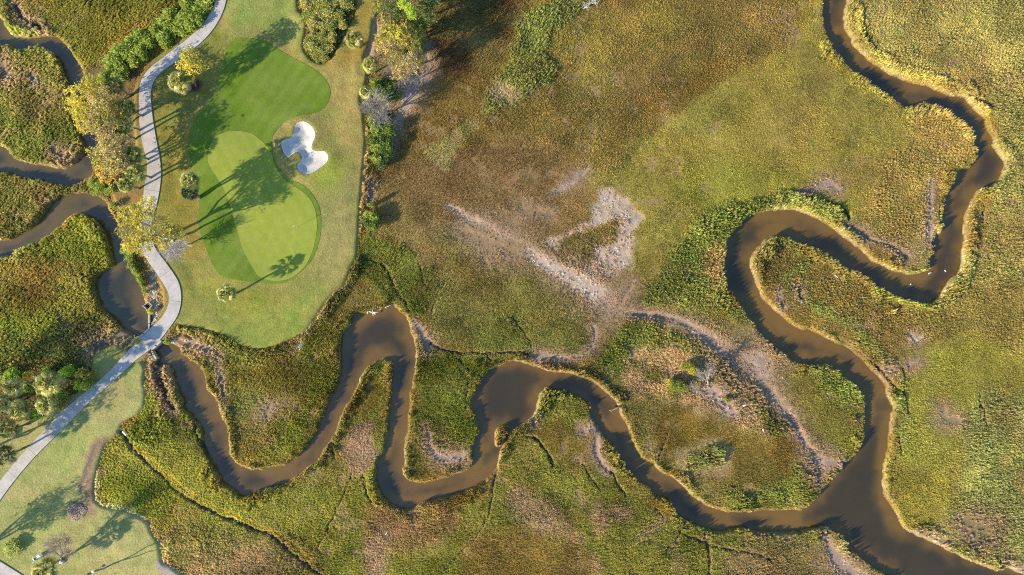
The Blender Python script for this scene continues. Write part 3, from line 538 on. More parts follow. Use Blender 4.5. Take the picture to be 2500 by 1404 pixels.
def plain(name, c, r=.6):
    m, nt, b = newmat(name, r, .4); cc = mul(nt, tuple(c), ramp(nt, noise(nt, 9, 3), .88, 1.1)); nt.links.new(cc, b.inputs['Base Color']); return m

# ------------------------------------------------------------------ ground and water sheets
ext = [-30000, -9000, -3000, -1200, -600]
axx = np.array(ext + list(gx) + [2900 + 700, 2900 + 2000, 12000, 33000], float)
ayy = np.array(ext + list(gy) + [2400, 3600, 12000, 33000], float)
def sheet(axx, ayy, Z, Cc, name, mat, keep=None):
    AX, AY = np.meshgrid(axx, ayy); z = samp(Z, AX, AY) if Z is not None else np.full(AX.shape, WL)
    V = np.stack([(AX - 1250) / PX, (702 - AY) / PX, z], -1).reshape(-1, 3)
    nx, ny = len(axx), len(ayy); idx = np.arange(nx * ny).reshape(ny, nx)
    F = np.stack([idx[1:, :-1], idx[1:, 1:], idx[:-1, 1:], idx[:-1, :-1]], -1).reshape(-1, 4)
    col = samp(Cc, AX, AY).reshape(-1, 3)
    if keep is not None:
        k = (samp(keep, AX, AY) < 26).reshape(-1); F = F[k[F].any(1)]
        used = np.zeros(len(V), bool); used[F.ravel()] = True; re = np.cumsum(used) - 1
        V = V[used]; col = col[used]; F = re[F]
    o = mesh_obj(name, V, F, mat, col=col, smooth=True); tag(o, kind='structure'); return o
KS = .42                                            # picture brightness -> albedo under this sun and exposure
sheet(axx, ayy, GZ, GC * KS, 'ground', mg)
depth = smst(-wd / 3.4 + wa * 1.6)
wc = lin((204,156,92)) + (lin((136,116,92)) - lin((204,156,92))) * depth[..., None]
sheet(axx[::2], ayy[::2], None, wc * (.125 + .05 * (1 - depth[..., None])) * np.array([1.02, 1.03, .5]) * (1 + smst((520 - GX) / 200)[..., None] * np.array([-.22, -.04, .35])), 'water', mw, keep=W_SDF)

# ------------------------------------------------------------------ turf, sand and path laid on the ground
def resample(P, step):
    P = np.asarray(P, float); Q = np.vstack([P, P[:1]]); d = np.r_[0, np.cumsum(np.hypot(*np.diff(Q, axis=0).T))]
    t = np.arange(0, d[-1], step); return np.stack([np.interp(t, d, Q[:, 0]), np.interp(t, d, Q[:, 1])], -1)
def patch(name, P, off, mat, step=7, kindtag='structure'):
    B = resample(smooth_line(P, 5), step * .6); n = len(B)
    x0, y0 = B.min(0); x1, y1 = B.max(0)
    A = np.stack(np.meshgrid(np.arange(x0, x1, step), np.arange(y0, y1, step)), -1).reshape(-1, 2)
    A = A[inside(B, A[:, 0], A[:, 1])]
    keep = [i for i, a in enumerate(A) if np.min(np.hypot(*(B - a).T)) > step * .5]; A = A[keep]
    pts = [Vector(p) for p in np.vstack([B, A])]
    v, e, f, *_ = delaunay_2d_cdt(pts, [(i, (i + 1) % n) for i in range(n)], [], 1, 1e-4)
    v = np.array([tuple(p) for p in v]); z = samp(GZ, v[:, 0], v[:, 1])
    V = np.stack([(v[:, 0] - 1250) / PX, (702 - v[:, 1]) / PX, z + off], -1)
    F = []
    for t in f:
        a, b_, c_ = V[t[0]], V[t[1]], V[t[2]]
        nz = (b_[0] - a[0]) * (c_[1] - a[1]) - (b_[1] - a[1]) * (c_[0] - a[0])
        F.append(t if nz > 0 else t[::-1])
    return tag(mesh_obj(name, V, [tuple(t) for t in F], mat, smooth=True), kind=kindtag)
patch('fairway', FAIR, .035, m_fair); patch('putting_green', GREEN, .06, m_green)
patch('sand_bunker', BUNK, .04, ms, 4); 
def ribbon(PLs, PRs, step, gap=.035, z0=.42, z1=.63):
    a = smooth_line(PLs, 6, False); b_ = smooth_line(PRs, 6, False)
    def rs(P, n):
        d = np.r_[0, np.cumsum(np.hypot(*np.diff(P, axis=0).T))]; t = np.linspace(0, d[-1], n)
        return np.stack([np.interp(t, d, P[:, 0]), np.interp(t, d, P[:, 1])], -1), d[-1]
    # pair by nearest point of the right edge, kept monotonic
    A, L = rs(a, 700); Bd, _ = rs(b_, 3000); j = 0; prs = []
    for p in A:
        k = j + int(np.argmin(np.hypot(*(Bd[j:j + 200] - p).T))); j = max(j, k); prs.append(Bd[j])
    prs = np.array(prs); k = 9; pad = np.pad(prs, ((k, k), (0, 0)), mode='edge'); prs = np.stack([pad[i:i + len(prs)] for i in range(2 * k + 1)]).mean(0)
    mid = (A + prs) / 2; dist = np.r_[0, np.cumsum(np.hypot(*np.diff(mid, axis=0).T))] / PX
    V = []; F = []; n = int(dist[-1] / step)
    for q in range(n):
        s0, s1 = q * step + gap / 2, (q + 1) * step - gap / 2; ts = np.linspace(s0, s1, 9); base = len(V)
        zj = z1 + random.uniform(-.004, .004)
        for t in ts:
            l = [np.interp(t, dist, A[:, 0]), np.interp(t, dist, A[:, 1])]; r = [np.interp(t, dist, prs[:, 0]), np.interp(t, dist, prs[:, 1])]
            for p, z in ((l, z0), (l, zj), (r, zj), (r, z0)): V.append((*W(*p), z))
        for i in range(8):
            o_ = base + 4 * i
            for k2 in range(3): F.append((o_ + k2, o_ + k2 + 1, o_ + 5 + k2, o_ + 4 + k2)[::-1])
        F.append((base, base + 1, base + 2, base + 3)); e0 = base + 32; F.append((e0 + 3, e0 + 2, e0 + 1, e0))
    return V, F
V, F = ribbon(PL, PR, 5.2); pth = tag(mesh_obj('cart_path', V, F, mc), kind='structure')
V, F = ribbon([(-300,1175),(-10,1357),(75,1411),(140,1456),(320,1590)], [(-300,1235),(-40,1400),(40,1460),(110,1510),(260,1640)], 5.2)
tag(mesh_obj('cart_path', V, F, mc), kind='structure')

# ------------------------------------------------------------------ marsh growth: clumps of blades on points
hid = bpy.data.collections.new('clump_shapes')
def blades(name, n, spread, width, segs=2, droop=.5, r0=.10, up_=1.0, mat=None):
    V = []; F = []
    for i in range(n):
        a = 2 * math.pi * (i + random.uniform(-.4, .4)) * .618; q = math.sqrt((i + .5) / n) * random.uniform(.7, 1.15)
        ca, sa = math.cos(a), math.sin(a); lean = spread * q; hh = up_ * random.uniform(.7, 1.08) * (1 - .35 * q); w = width * random.uniform(.7, 1.3)
        tw = random.uniform(-.7, .7); wx, wy = -math.sin(a + tw) * w / 2, math.cos(a + tw) * w / 2; base = len(V)
        for s in range(segs + 1):
            t = s / segs; cx = ca * (r0 * q + lean * t); cy = sa * (r0 * q + lean * t); cz = hh * (1.35 * t - (.35 + droop * q * .5) * t * t)
            k = 1 - .75 * t * t; V += [(cx - wx * k, cy - wy * k, cz), (cx + wx * k, cy + wy * k, cz)]
        for s in range(segs): o_ = base + 2 * s; F.append((o_, o_ + 1, o_ + 3, o_ + 2))
    me = bpy.data.meshes.new(name); me.from_pydata(V, [], F); me.materials.append(mat or m_blade)
    return bpy.data.objects.new(name, me)
def leafball(name, n, r, size):
    V = []; F = []
    for i in range(n):
        d = Vector((random.gauss(0, 1), random.gauss(0, 1), abs(random.gauss(0, 1)))).normalized() * r * random.uniform(.45, 1.0)
        d.z *= 1.0; M = Matrix.Rotation(random.uniform(0, 6.28), 3, 'Z') @ Matrix.Rotation(random.uniform(-1.1, 1.1), 3, 'X'); s = size * random.uniform(.6, 1.2); b0 = len(V)
        for u, v in ((-1, 0), (0, -.55), (1, 0), (0, .55)): V.append(tuple(d + M @ Vector((u * s, v * s, 0))))
        F.append((b0, b0 + 1, b0 + 2, b0 + 3))
    me = bpy.data.meshes.new(name); me.from_pydata(V, [], F); me.materials.append(m_blade); return bpy.data.objects.new(name, me)
def growth(name, cl, pts, rot, scl, tint, vid, label_kind='stuff'):
    coll = bpy.data.collections.new(name + '_shapes')
    for i, o in enumerate(cl): o.name = '%s_clump_%02d' % (name, i); coll.objects.link(o)
    me = bpy.data.meshes.new(name); me.vertices.add(len(pts)); me.vertices.foreach_set('co', np.asarray(pts, np.float32).ravel())
    for nm, arr in (('rot', rot), ('scl', scl)):
        a = me.attributes.new(nm, 'FLOAT_VECTOR', 'POINT'); a.data.foreach_set('vector', np.asarray(arr, np.float32).ravel())
    a = me.attributes.new('tint', 'FLOAT_COLOR', 'POINT'); t = np.ones((len(pts), 4), np.float32); t[:, :3] = tint; a.data.foreach_set('color', t.ravel())
    a = me.attributes.new('vid', 'INT', 'POINT'); a.data.foreach_set('value', np.asarray(vid, np.int32))
    me.materials.append(m_blade)
    o = bpy.data.objects.new(name, me); C.objects.link(o); tag(o, kind=label_kind)
    ng = bpy.data.node_groups.new(name, 'GeometryNodeTree')
    ng.interface.new_socket('Geometry', in_out='INPUT', socket_type='NodeSocketGeometry'); ng.interface.new_socket('Geometry', in_out='OUTPUT', socket_type='NodeSocketGeometry')
    N = ng.nodes; gi = N.new('NodeGroupInput'); go = N.new('NodeGroupOutput'); ip = N.new('GeometryNodeInstanceOnPoints'); ci = N.new('GeometryNodeCollectionInfo')
    ci.inputs['Collection'].default_value = coll; ci.inputs['Separate Children'].default_value = True; ci.inputs['Reset Children'].default_value = True
    def na(nm, ty):
        n = N.new('GeometryNodeInputNamedAttribute'); n.data_type = ty; n.inputs[0].default_value = nm; return n.outputs['Attribute']
    mp_ = N.new('GeometryNodeMeshToPoints')
    L = ng.links.new; L(gi.outputs[0], mp_.inputs['Mesh']); L(mp_.outputs[0], ip.inputs['Points']); L(ci.outputs[0], ip.inputs['Instance'])
    ip.inputs['Pick Instance'].default_value = True; L(na('vid', 'INT'), ip.inputs['Instance Index'])
    eu = N.new('FunctionNodeEulerToRotation'); L(na('rot', 'FLOAT_VECTOR'), eu.inputs[0]); L(eu.outputs[0], ip.inputs['Rotation']); L(na('scl', 'FLOAT_VECTOR'), ip.inputs['Scale'])
    L(ip.outputs[0], go.inputs[0])
    md = o.modifiers.new('growth', 'NODES'); md.node_group = ng
    return o
def jitter_grid(sp):
    xs = np.arange(-140, 2640, sp); ys = np.arange(-140, 1544, sp * .866); X, Y = np.meshgrid(xs, ys); X = X + (np.arange(len(ys)) % 2)[:, None] * sp / 2
    X = X + rng.uniform(-.45, .45, X.shape) * sp; Y = Y + rng.uniform(-.45, .45, Y.shape) * sp; return X.ravel(), Y.ravel()
patchn = fbm(GX, GY, 26, 91, 3); patchm = fbm(GX, GY, 110, 95, 3)
KB = 1.28
def make(name, cl, sp, sel, hmul=1., smul=1., bright=1., jit=.24, cap=None):
    X, Y = jitter_grid(sp)
    d = samp(vd, X, Y); s_ = samp(vs, X, Y); w_ = samp(W_SDF, X, Y); l_ = samp(L_SDF, X, Y); p_ = samp(P_SDF, X, Y)
    ok = (rng.random(len(X)) < d) & (w_ > 1.5) & (l_ > 1.5) & (p_ > 3) & sel(s_, X, Y)
    X, Y, s_ = X[ok], Y[ok], s_[ok]; n = len(X)
    h = samp(vh, X, Y) * rng.uniform(.82, 1.18, n) * hmul; c_ = samp(colr, X, Y)
    pn = samp(patchn, X, Y); pmm = samp(patchm, X, Y); u = rng.normal(0, 1, n)
    c_ = c_ * np.array([.97, 1.0, 1.0]) * np.exp(jit * u + .35 * pn)[:, None]
    wv = (pmm * 1.1 + pn * .5 + rng.normal(0, .22, n))[:, None]          # drier or greener plants
    c_ = c_ * (1 + wv * np.array([.13, -.03, .06]))
    c_ = c_ * (1 + .36 * smst((760 - X) / 500))[:, None]
    straw = (rng.random(n) < .05)[:, None]; c_ = np.where(straw, c_ * np.array([1.3, 1.28, 1.5]), c_)
    z = samp(GZ, X, Y) - .03
    P = np.stack([(X - 1250) / PX, (702 - Y) / PX, z], -1)
    th = np.clip(.34 + .5 * samp(wb, X, Y) + rng.normal(0, .12, n), -.5, .8); ax = math.radians(38) + 2.6 * samp(wa, X, Y) + math.pi / 2; ph = rng.uniform(0, 6.283, n)
    ux, uy = np.cos(ax), np.sin(ax); ct, st_ = np.cos(th), np.sin(th); z0 = np.zeros(n)
    T = np.array([[ct + ux * ux * (1 - ct), ux * uy * (1 - ct), uy * st_], [ux * uy * (1 - ct), ct + uy * uy * (1 - ct), -ux * st_], [-uy * st_, ux * st_, ct]]).transpose(2, 0, 1)
    Z = np.array([[np.cos(ph), -np.sin(ph), z0], [np.sin(ph), np.cos(ph), z0], [z0, z0, z0 + 1]]).transpose(2, 0, 1); M = T @ Z
    rot = np.stack([np.arctan2(M[:, 2, 1], M[:, 2, 2]), -np.arcsin(np.clip(M[:, 2, 0], -1, 1)), np.arctan2(M[:, 1, 0], M[:, 0, 0])], -1)
    k = s_ * smul * rng.uniform(.8, 1.2, n); scl = np.stack([k, k, h], -1)
    print(name, n)
    return growth(name, cl, P, rot, scl, np.clip(c_ * KB * bright, 0, .85), rng.integers(0, len(cl), n))
fine = [blades('c', 16, .24, .075) for _ in range(6)]
coarse = [blades('c', 20, .25, .075) for _ in range(6)]
reed = [blades('c', 22, .29, .085, 3, .35) for _ in range(6)]
make('short_marsh_grass', fine, 4.1, lambda s, X, Y: s < .84, .85, 1.12, 1.2, jit=.12)
make('marsh_grass', coarse, 4.3, lambda s, X, Y: (s >= .84) & (s < 1.06), .7, .86, 1.40, jit=.12)
make('tall_marsh_grass', reed, 4.9, lambda s, X, Y: s >= 1.06, .86, .80, 1.22, jit=.12)
# ------------------------------------------------------------------ trees, palms, shrubs
class MB:
    def __init__(s): s.V = []; s.F = []; s.C = []
    def tube(s, pts, rad, n=6, c=(1, 1, 1), cap=True):
        base = len(s.V); m = len(pts)
        for i, p in enumerate(pts):
            p = Vector(p); d = (Vector(pts[min(i + 1, m - 1)]) - Vector(pts[max(i - 1, 0)]));
            d = d.normalized() if d.length > 1e-6 else Vector((0, 0, 1))
            u = d.orthogonal().normalized(); v = d.cross(u)
            for k in range(n):
                a = 2 * math.pi * k / n; s.V.append(tuple(p + (u * math.cos(a) + v * math.sin(a)) * rad[i])); s.C.append(c)
        for i in range(m - 1):
            for k in range(n):
                a0 = base + i * n + k; a1 = base + i * n + (k + 1) % n; s.F.append((a0, a1, a1 + n, a0 + n))
        if cap and n > 2: s.F.append(tuple(base + (m - 1) * n + k for k in range(n))); s.F.append(tuple(base + k for k in range(n))[::-1])
    def quad(s, p, u, v, c):
        b = len(s.V)
        for q in (-u, -v, u, v): s.V.append(tuple(p + q)); s.C.append(c)
        s.F.append((b, b + 1, b + 2, b + 3))
    def box(s, c, sx, sy, sz, rz=0, col=(1, 1, 1)):
        b = len(s.V); M = Matrix.Rotation(rz, 3, 'Z'); c = Vector(c)
        for z in (0, 1):
            for x, y in ((-1, -1), (1, -1), (1, 1), (-1, 1)): s.V.append(tuple(c + M @ Vector((x * sx / 2, y * sy / 2, z * sz)))); s.C.append(col)
        s.F += [(b + 3, b + 2, b + 1, b), (b + 4, b + 5, b + 6, b + 7)] + [(b + k, b + (k + 1) % 4, b + 4 + (k + 1) % 4, b + 4 + k) for k in range(4)]
    def beam(s, p, q, w, h, col=(1, 1, 1)):
        p = Vector(p); q = Vector(q); d = q - p; m = (p + q) / 2; s.box((m.x, m.y, min(p.z, q.z)), d.length, w, h, math.atan2(d.y, d.x), col)
    def build(s, name, mat, parent=None, smooth=False): return mesh_obj(name, s.V, s.F, mat, parent, col=s.C, smooth=smooth)
def empty(name, loc, rz=0):
    o = bpy.data.objects.new(name, None); C.objects.link(o); o.location = loc; o.rotation_euler = (0, 0, rz); o.empty_display_size = .3; return o
def wob(p, q, n, amp):
    p, q = Vector(p), Vector(q); L = (q - p).length
    return [p.lerp(q, i / n) + (Vector((random.gauss(0, 1), random.gauss(0, 1), random.gauss(0, .6))) * amp * L if 0 < i < n else Vector()) for i in range(n + 1)]
def leafcol(pal):
    c = np.array(lin(random.choice(pal))) * KL * math.exp(random.gauss(0, .22)); return tuple(np.clip(c, 0, .9))
KL = .98
def leaves(mb, cx, cy, cz, r, rz_, n, size, pal, m=11, core=.35):
    ph = [random.uniform(0, 6.28) for _ in range(4)]
    for i in range(n):
        d = Vector((random.gauss(0, 1), random.gauss(0, 1), random.gauss(0, 1) * .9 + .25)).normalized(); q = random.uniform(core, 1) ** .6
        q *= 1 + .16 * math.sin(3 * math.atan2(d.y, d.x) + ph[0]) + .12 * math.sin(5 * math.atan2(d.y, d.x) + ph[1]) + .1 * math.sin(4 * d.z + ph[2])
        p = Vector((cx, cy, cz)) + Vector((d.x * r, d.y * r, d.z * rz_)) * q; pc = random.choice(pal); k = math.exp(random.gauss(0, .12))
        for j in range(m):
            o = Vector((random.gauss(0, 1), random.gauss(0, 1), random.gauss(0, .7))) * size * 1.3
            M = Matrix.Rotation(random.uniform(0, 6.28), 3, 'Z') @ Matrix.Rotation(random.gauss(0, .75), 3, 'X'); s_ = size * random.uniform(.55, 1.2)
            c = np.clip(np.array(lin(pc)) * np.array([.97, 1.06, 1.05]) * KL * k * math.exp(random.gauss(0, .14)), 0, .9)
            mb.quad(p + o, M @ Vector((s_, 0, 0)), M @ Vector((0, s_ * .6, 0)), tuple(c))
def limbs(mb, lobes, base, fork, r0, per=9, tw=3, tipr=.012):
    """trunk from base to fork, a limb to each lobe, then branches and twigs spreading through the lobe"""
    b = Vector(base); f = Vector(fork); mb.tube(wob(b, f, 4, .03), [r0 * 1.35, r0 * 1.05, r0, r0 * .92, r0 * .85], 8)
    for x, y, z, r, rz_ in lobes:
        c = Vector((x, y, z - rz_ * .35)); mb.tube(wob(f, c, 4, .05), [r0 * .72, r0 * .6, r0 * .5, r0 * .4, r0 * .32], 6)
        for i in range(per):
            d = Vector((random.gauss(0, 1), random.gauss(0, 1), random.gauss(.5, .7))).normalized(); s = f.lerp(c, random.uniform(.55, 1)); e = Vector((x, y, z)) + Vector((d.x * r, d.y * r, d.z * rz_)) * random.uniform(.75, 1.02)
            P = wob(s, e, 4, .06); R = r0 * .26; mb.tube(P, [R, R * .8, R * .6, R * .4, tipr], 4, cap=False)
            for j in range(tw):
                k = random.randint(1, 3); s2 = P[k]; e2 = s2 + (e - s).normalized() * r * .35 + Vector((random.gauss(0, 1), random.gauss(0, 1), random.gauss(.2, .6))) * r * .28
                P2 = wob(s2, e2, 3, .08); mb.tube(P2, [R * .4, R * .3, R * .2, tipr], 3, cap=False)
                if tw > 3:
                    for q in range(3):
                        s3 = P2[random.randint(1, 2)]; e3 = s3 + (e2 - s2) * .45 + Vector((random.gauss(0, 1), random.gauss(0, 1), random.gauss(.2, .6))) * r * .14
                        mb.tube([s3, e3], [R * .2, tipr], 3, cap=False)
def tree(name, label, base, lobes, pal, cat='tree', r0=.18, dens=1., size=.15, per=8, tw=3, bark_=None, m=9, leaf=True, gx_=0.4, group=None):
    """base (px, py) on the ground; lobes (px, py, height m, radius px, flattening): seen positions"""
    bx, by = W(*base); gz0 = gzw(bx, by) - .05; t = empty(name, (bx, by, gz0)); tag(t, label, cat, group)
    L = []
    for px, py, h, r, fl in lobes:
        x, y = at(px, py, h); L.append((x - bx, y - by, h - gz0, r / PX * (1 - h / H), r / PX * fl))
    mx = np.mean([l[:3] for l in L], axis=0); fork = (mx[0] * gx_, mx[1] * gx_, max(mx[2] * .38, .3))
    wood = MB(); limbs(wood, L, (0, 0, 0), fork, r0, per, tw); wood.build('trunk', bark_ or m_bark, t, True)
    if leaf:
        cr = MB()
        for i, (x, y, z, r, rz_) in enumerate(L):
            p = pal[i % len(pal)] if isinstance(pal[0], list) else pal
            leaves(cr, x, y, z, r, rz_, int(24 * r * r * dens) + 20, size, p, m)
        cr.build('crown', m_leaf, t)
    return t
YEL = [(218,190,60),(226,200,84),(206,176,64),(190,170,76)]; TAN = [(186,160,96),(196,172,112),(170,146,84),(190,150,80),(206,180,110)]
YGR = [(206,182,56),(190,172,60),(176,160,64),(200,170,70),(160,150,66)]; OLV = [(160,146,60),(146,134,58),(178,156,66),(130,124,56)]
GRN = [(146,154,56),(160,166,64),(122,136,54),(172,176,82)]; DGR = [(92,108,52),(108,122,58),(78,94,48),(124,130,64)]; LIME = [(172,186,56),(186,196,70),(152,168,56)]
tree('autumn_tree', 'golden yellow autumn tree at the bend of the creek, brightest in the grove', (262,262), [(205,235,6.5,36,.75),(190,262,6,26,.8),(232,215,6.5,32,.8),(250,250,7.5,34,.8)], [YEL,YEL,YGR,TAN], dens=1.15)
tree('autumn_tree', 'yellow and tan half bare tree between golden tree and cart path', (312,285), [(222,285,6.5,34,.8),(245,300,7,36,.8),(262,275,7.5,34,.8),(205,300,5.5,24,.8),(290,262,6,26,.8)], [YGR,TAN,OLV,YEL,YGR], dens=.8, tw=4)
tree('autumn_tree', 'tan thin crowned tree with orange edge just left of the cart path', (322,400), [(268,360,6.5,36,.8),(250,385,6,30,.8),(285,395,6.5,36,.8),(262,425,5.5,28,.8),(300,350,6,24,.8)], [TAN,YGR,TAN,[(214,176,70),(200,160,70)],TAN], dens=.75, tw=4)
tree('autumn_tree', 'tall yellow green tree whose bare limbs reach across the cart path', (415,583), [(322,528,9.2,34,.8),(358,505,9.5,26,.8),(318,565,9,34,.8),(345,590,8.6,32,.8),(318,600,8,20,.8),(352,548,10,34,.8)], [YGR,YEL,OLV,YGR,YEL,YGR], r0=.24, dens=.85, tw=4, bark_=m_grey, gx_=.25)
tree('autumn_tree', 'second trunk with sparse yellow crown on lawn beside cart path', (424,590), [(405,545,8.5,22,.8),(415,562,8,18,.8),(436,566,7,18,.9),(398,590,8.5,22,.7)], [YEL,YGR,YEL,YGR], r0=.2, dens=.5, tw=4, bark_=m_grey)
tree('mulched_tree', 'small yellow olive tree standing in the dark mulch ring beside the path', (481,212), [(462,135,6.6,20,.9),(484,150,6.4,20,.9),(472,165,6,22,.8),(448,158,5.4,14,.9),(470,185,5,14,.8)], [YGR,OLV,YEL,YEL,OLV], r0=.14, dens=1.1, gx_=.2)
tree('marsh_edge_tree', 'olive yellow tree with broad crown right of the sandy lawn corner', (985,120), [(945,85,6.5,26,.85),(975,82,7,28,.8),(1000,100,6.5,24,.8),(955,112,6,26,.8),(925,110,5,16,.8)], [YGR,YGR,OLV,TAN,TAN], dens=.9, tw=4)
tree('marsh_edge_tree', 'tan and olive thin crowned tree with pale twigs facing dark marsh', (1010,165), [(965,145,6,28,.8),(1000,150,6.5,28,.8),(1022,140,6,20,.8),(980,175,5.5,26,.8)], [OLV,TAN,OLV,TAN], dens=.65, tw=5, per=10, bark_=m_twig)
tree('lime_green_tree', 'narrow lime green tree poking above dark shrubs at the top edge', (1020,50), [(984,10,10,11,.9),(1000,22,10.5,11,.9),(1006,36,10,11,.9)], LIME, r0=.12, dens=1.8)
tree('dark_evergreen', 'dark evergreen tree behind the lime green tree beside the marsh', (1048,42), [(1030,20,7,24,.8),(1045,40,6,22,.8),(1050,5,7,22,.8)], DGR, dens=.9)
tree('dark_evergreen', 'dark green round tree below the lime green tree', (1035,82), [(1015,75,4.6,22,.8),(1028,62,4.6,18,.8),(1020,92,4,16,.8)], [GRN,DGR,GRN], dens=1.)
tree('marsh_edge_tree', 'grey green mixed tree at the top edge left of lime green tree', (965,30), [(930,20,6.5,26,.8),(955,25,7,28,.8),(945,50,6,22,.8),(975,50,6,20,.8)], [OLV,DGR,TAN,OLV], dens=.7, tw=4)
tree('marsh_edge_tree', 'brown topped tree cut by the top edge of the picture', (1040,-20), [(1010,-10,9,30,.8),(1045,-25,9,34,.8),(980,-30,8,34,.8)], [TAN,DGR,OLV], dens=.8)
for i, (x, y, h, lb) in enumerate([(-75,1035,9,'broad oak left of the palm grove'),(-120,965,9,'oak behind the palm grove'),(-95,1140,9,'oak at lower left beside the path'),(-110,1385,8,'oak beyond the lower path')]):
    tree('oak_tree', lb, (x, y), [(x-34,y,h,44,.6),(x-60,y+20,h-1,36,.7),(x-30,y-26,h-1.5,30,.7)], [DGR, GRN, OLV], r0=.3, dens=.8)
def bare(name, label, base, lobes, mat, r0=.14, per=16, tw=6, cat='bare tree', gx_=.35):
    return tree(name, label, base, lobes, YGR, cat=cat, r0=r0, per=per, tw=tw, bark_=mat, leaf=False, gx_=gx_)
bare('bare_tree', 'pale grey leafless tree on the right edge of the lawn', (936,288), [(912,250,4.5,30,.7),(935,262,5,28,.7),(925,285,4,24,.7),(895,262,4,18,.7)], m_grey, .16, 20, 7)
bare('bare_tree', 'silvery leafless tree hanging over pale sand by marsh', (990,212), [(985,195,4,26,.6),(1010,185,4,22,.6),(960,165,4.5,24,.6)], m_grey, .12, 18, 7)
bare('bare_tree', 'white barked leafless tree with reddish twigs beside cart path', (440,606), [(415,600,4.2,28,.6),(432,618,3.4,22,.6),(402,618,4,20,.6),(445,598,4,18,.6)], m_white, .13, 16, 6)
bare('bare_tree', 'thin leafless tree leaning over lower left lawn', (152,1371), [(140,1320,6,26,.7),(165,1310,6,22,.7),(125,1345,5,24,.7),(170,1345,5,20,.7)], m_twig, .17, 16, 6)
bare('bare_tree', 'forked leafless tree cut by the bottom edge', (216,1401), [(190,1440,7,16,.7),(230,1450,6.5,14,.7)], m_grey, .15, 5, 3)
bare('dead_tree', 'largest bleached dead tree among tan shrubs on the marsh island', (1730,938), [(1722,905,3.6,22,.6),(1735,900,3.8,16,.6),(1708,915,3,12,.6)], m_pale, .14, 10, 4, 'dead tree')
bare('dead_tree', 'low bleached snag left of largest dead tree on marsh island', (1705,960), [(1700,952,1.6,16,.6),(1688,940,1.6,12,.6)], m_pale, .09, 8, 4, 'dead tree')
bare('dead_tree', 'small bleached dead tree on island nearest the mud track', (1768,955), [(1766,950,2.4,13,.7)], m_pale, .08, 8, 4, 'dead tree')
bare('dead_tree', 'white dead tree lying at the top edge on the grassy rise', (1424,22), [(1440,8,1.4,18,.4),(1455,4,1.2,16,.3),(1432,16,1.2,12,.4)], m_white, .13, 7, 3, 'dead tree')
bare('dead_tree', 'white dead branches beside the lower corner of the golf lawn', (731,856), [(727,845,2,13,.5),(735,838,2,10,.5)], m_white, .06, 9, 3, 'dead tree')
def palm(label, px, py, h, r=1.6, base=None, nf=34, pal=None, dark=1.):
    x, y = at(px, py, h); z0 = gzw(x, y) - .05
    if base: bx, by = W(*base)
    else: bx, by = x + random.uniform(-.3, .3), y + random.uniform(-.3, .3)
    z0 = gzw(bx, by) - .05
    t = tag(empty('palm_tree', (bx, by, z0)), label, 'palm tree'); c = Vector((x - bx, y - by, h - z0)); w = MB()
    w.tube(wob((0, 0, 0), c - Vector((0, 0, .1)), 5, .012), [.21, .17, .155, .15, .17, .2], 9); w.build('trunk', m_bark, t, True)
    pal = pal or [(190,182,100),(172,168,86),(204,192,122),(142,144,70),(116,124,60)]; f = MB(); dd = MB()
    for i in range(nf):
        az = i * 2.39996 + random.uniform(-.2, .2); el = math.radians(80 - 112 * (i / nf) ** .9 + random.uniform(-8, 8)); old = i > nf * .9
        d = Vector((math.cos(az) * math.cos(el), math.sin(az) * math.cos(el), math.sin(el))); side = Vector((-math.sin(az), math.cos(az), 0)); upv = side.cross(d) * -1
        if upv.z < 0: upv = -upv
        pl = r * .48 * random.uniform(.85, 1.1); tip = c + d * pl; mb = dd if old else f
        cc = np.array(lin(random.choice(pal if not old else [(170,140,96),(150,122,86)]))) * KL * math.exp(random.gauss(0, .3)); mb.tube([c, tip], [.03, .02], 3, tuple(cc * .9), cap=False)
        nl = 11
        for k in range(nl):
            a = (k / (nl - 1) - .5) * 1.7; dr = (d * math.cos(a) + side * math.sin(a)); L = r * .6 * (1 - .18 * abs(a)) * random.uniform(.9, 1.08)
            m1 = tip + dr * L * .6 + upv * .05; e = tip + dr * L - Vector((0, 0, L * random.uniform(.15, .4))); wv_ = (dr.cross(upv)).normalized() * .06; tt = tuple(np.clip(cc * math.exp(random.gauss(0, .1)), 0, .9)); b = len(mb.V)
            for q in (tip - wv_ * .5, tip + wv_ * .5, m1 + wv_, m1 - wv_, e): mb.V.append(tuple(q)); mb.C.append(tt)
            mb.F += [(b, b + 1, b + 2, b + 3), (b + 3, b + 2, b + 4)]
    f.build('crown', m_leaf, t); dd.build('dead_fronds', m_leaf, t); return t
palm('solitary palm on the open lawn below the putting green', 553, 715, 4.7, 1.65)
palm('sunlit palm on the lawn left of the putting green', 463, 441, 6.6, 1.7, (487,482))
palm('shaded dark palm tucked under the sunlit palm on the lawn', 464, 468, 4.6, 1.6, (490,484), pal=[(96,108,66),(84,98,60),(112,120,76)])  # darker frond palette paints the shade onto this palm
palm('palm beside the small mulched tree near the path bend', 438, 200, 5.0, 2.0, (466,216), nf=42)
palm('palm by the sandy corner at the top right of the lawn', 866, 97, 3.6, 1.7)
palm('palm at the right lawn edge beside the tan twiggy tree', 905, 158, 3.8, 1.5)
palm('small palm at lawn edge above pale leafless tree', 893, 225, 3.0, 1.2)
palm('largest palm of the lower left grove', 118, 936, 6.4, 2.3, nf=44)
palm('palm below the largest palm of the lower left grove', 112, 990, 5.0, 1.7)
palm('palm at the left of the lower left grove, level with fallen trunk', 33, 945, 5.0, 1.7)
palm('palm in the middle of the lower left grove', 46, 1000, 5.2, 1.9)
palm('palm at the left edge of the lower left grove', 8, 985, 5.0, 1.6)
palm('palm touching the left edge above the cart path', 22, 1050, 5.0, 1.8)
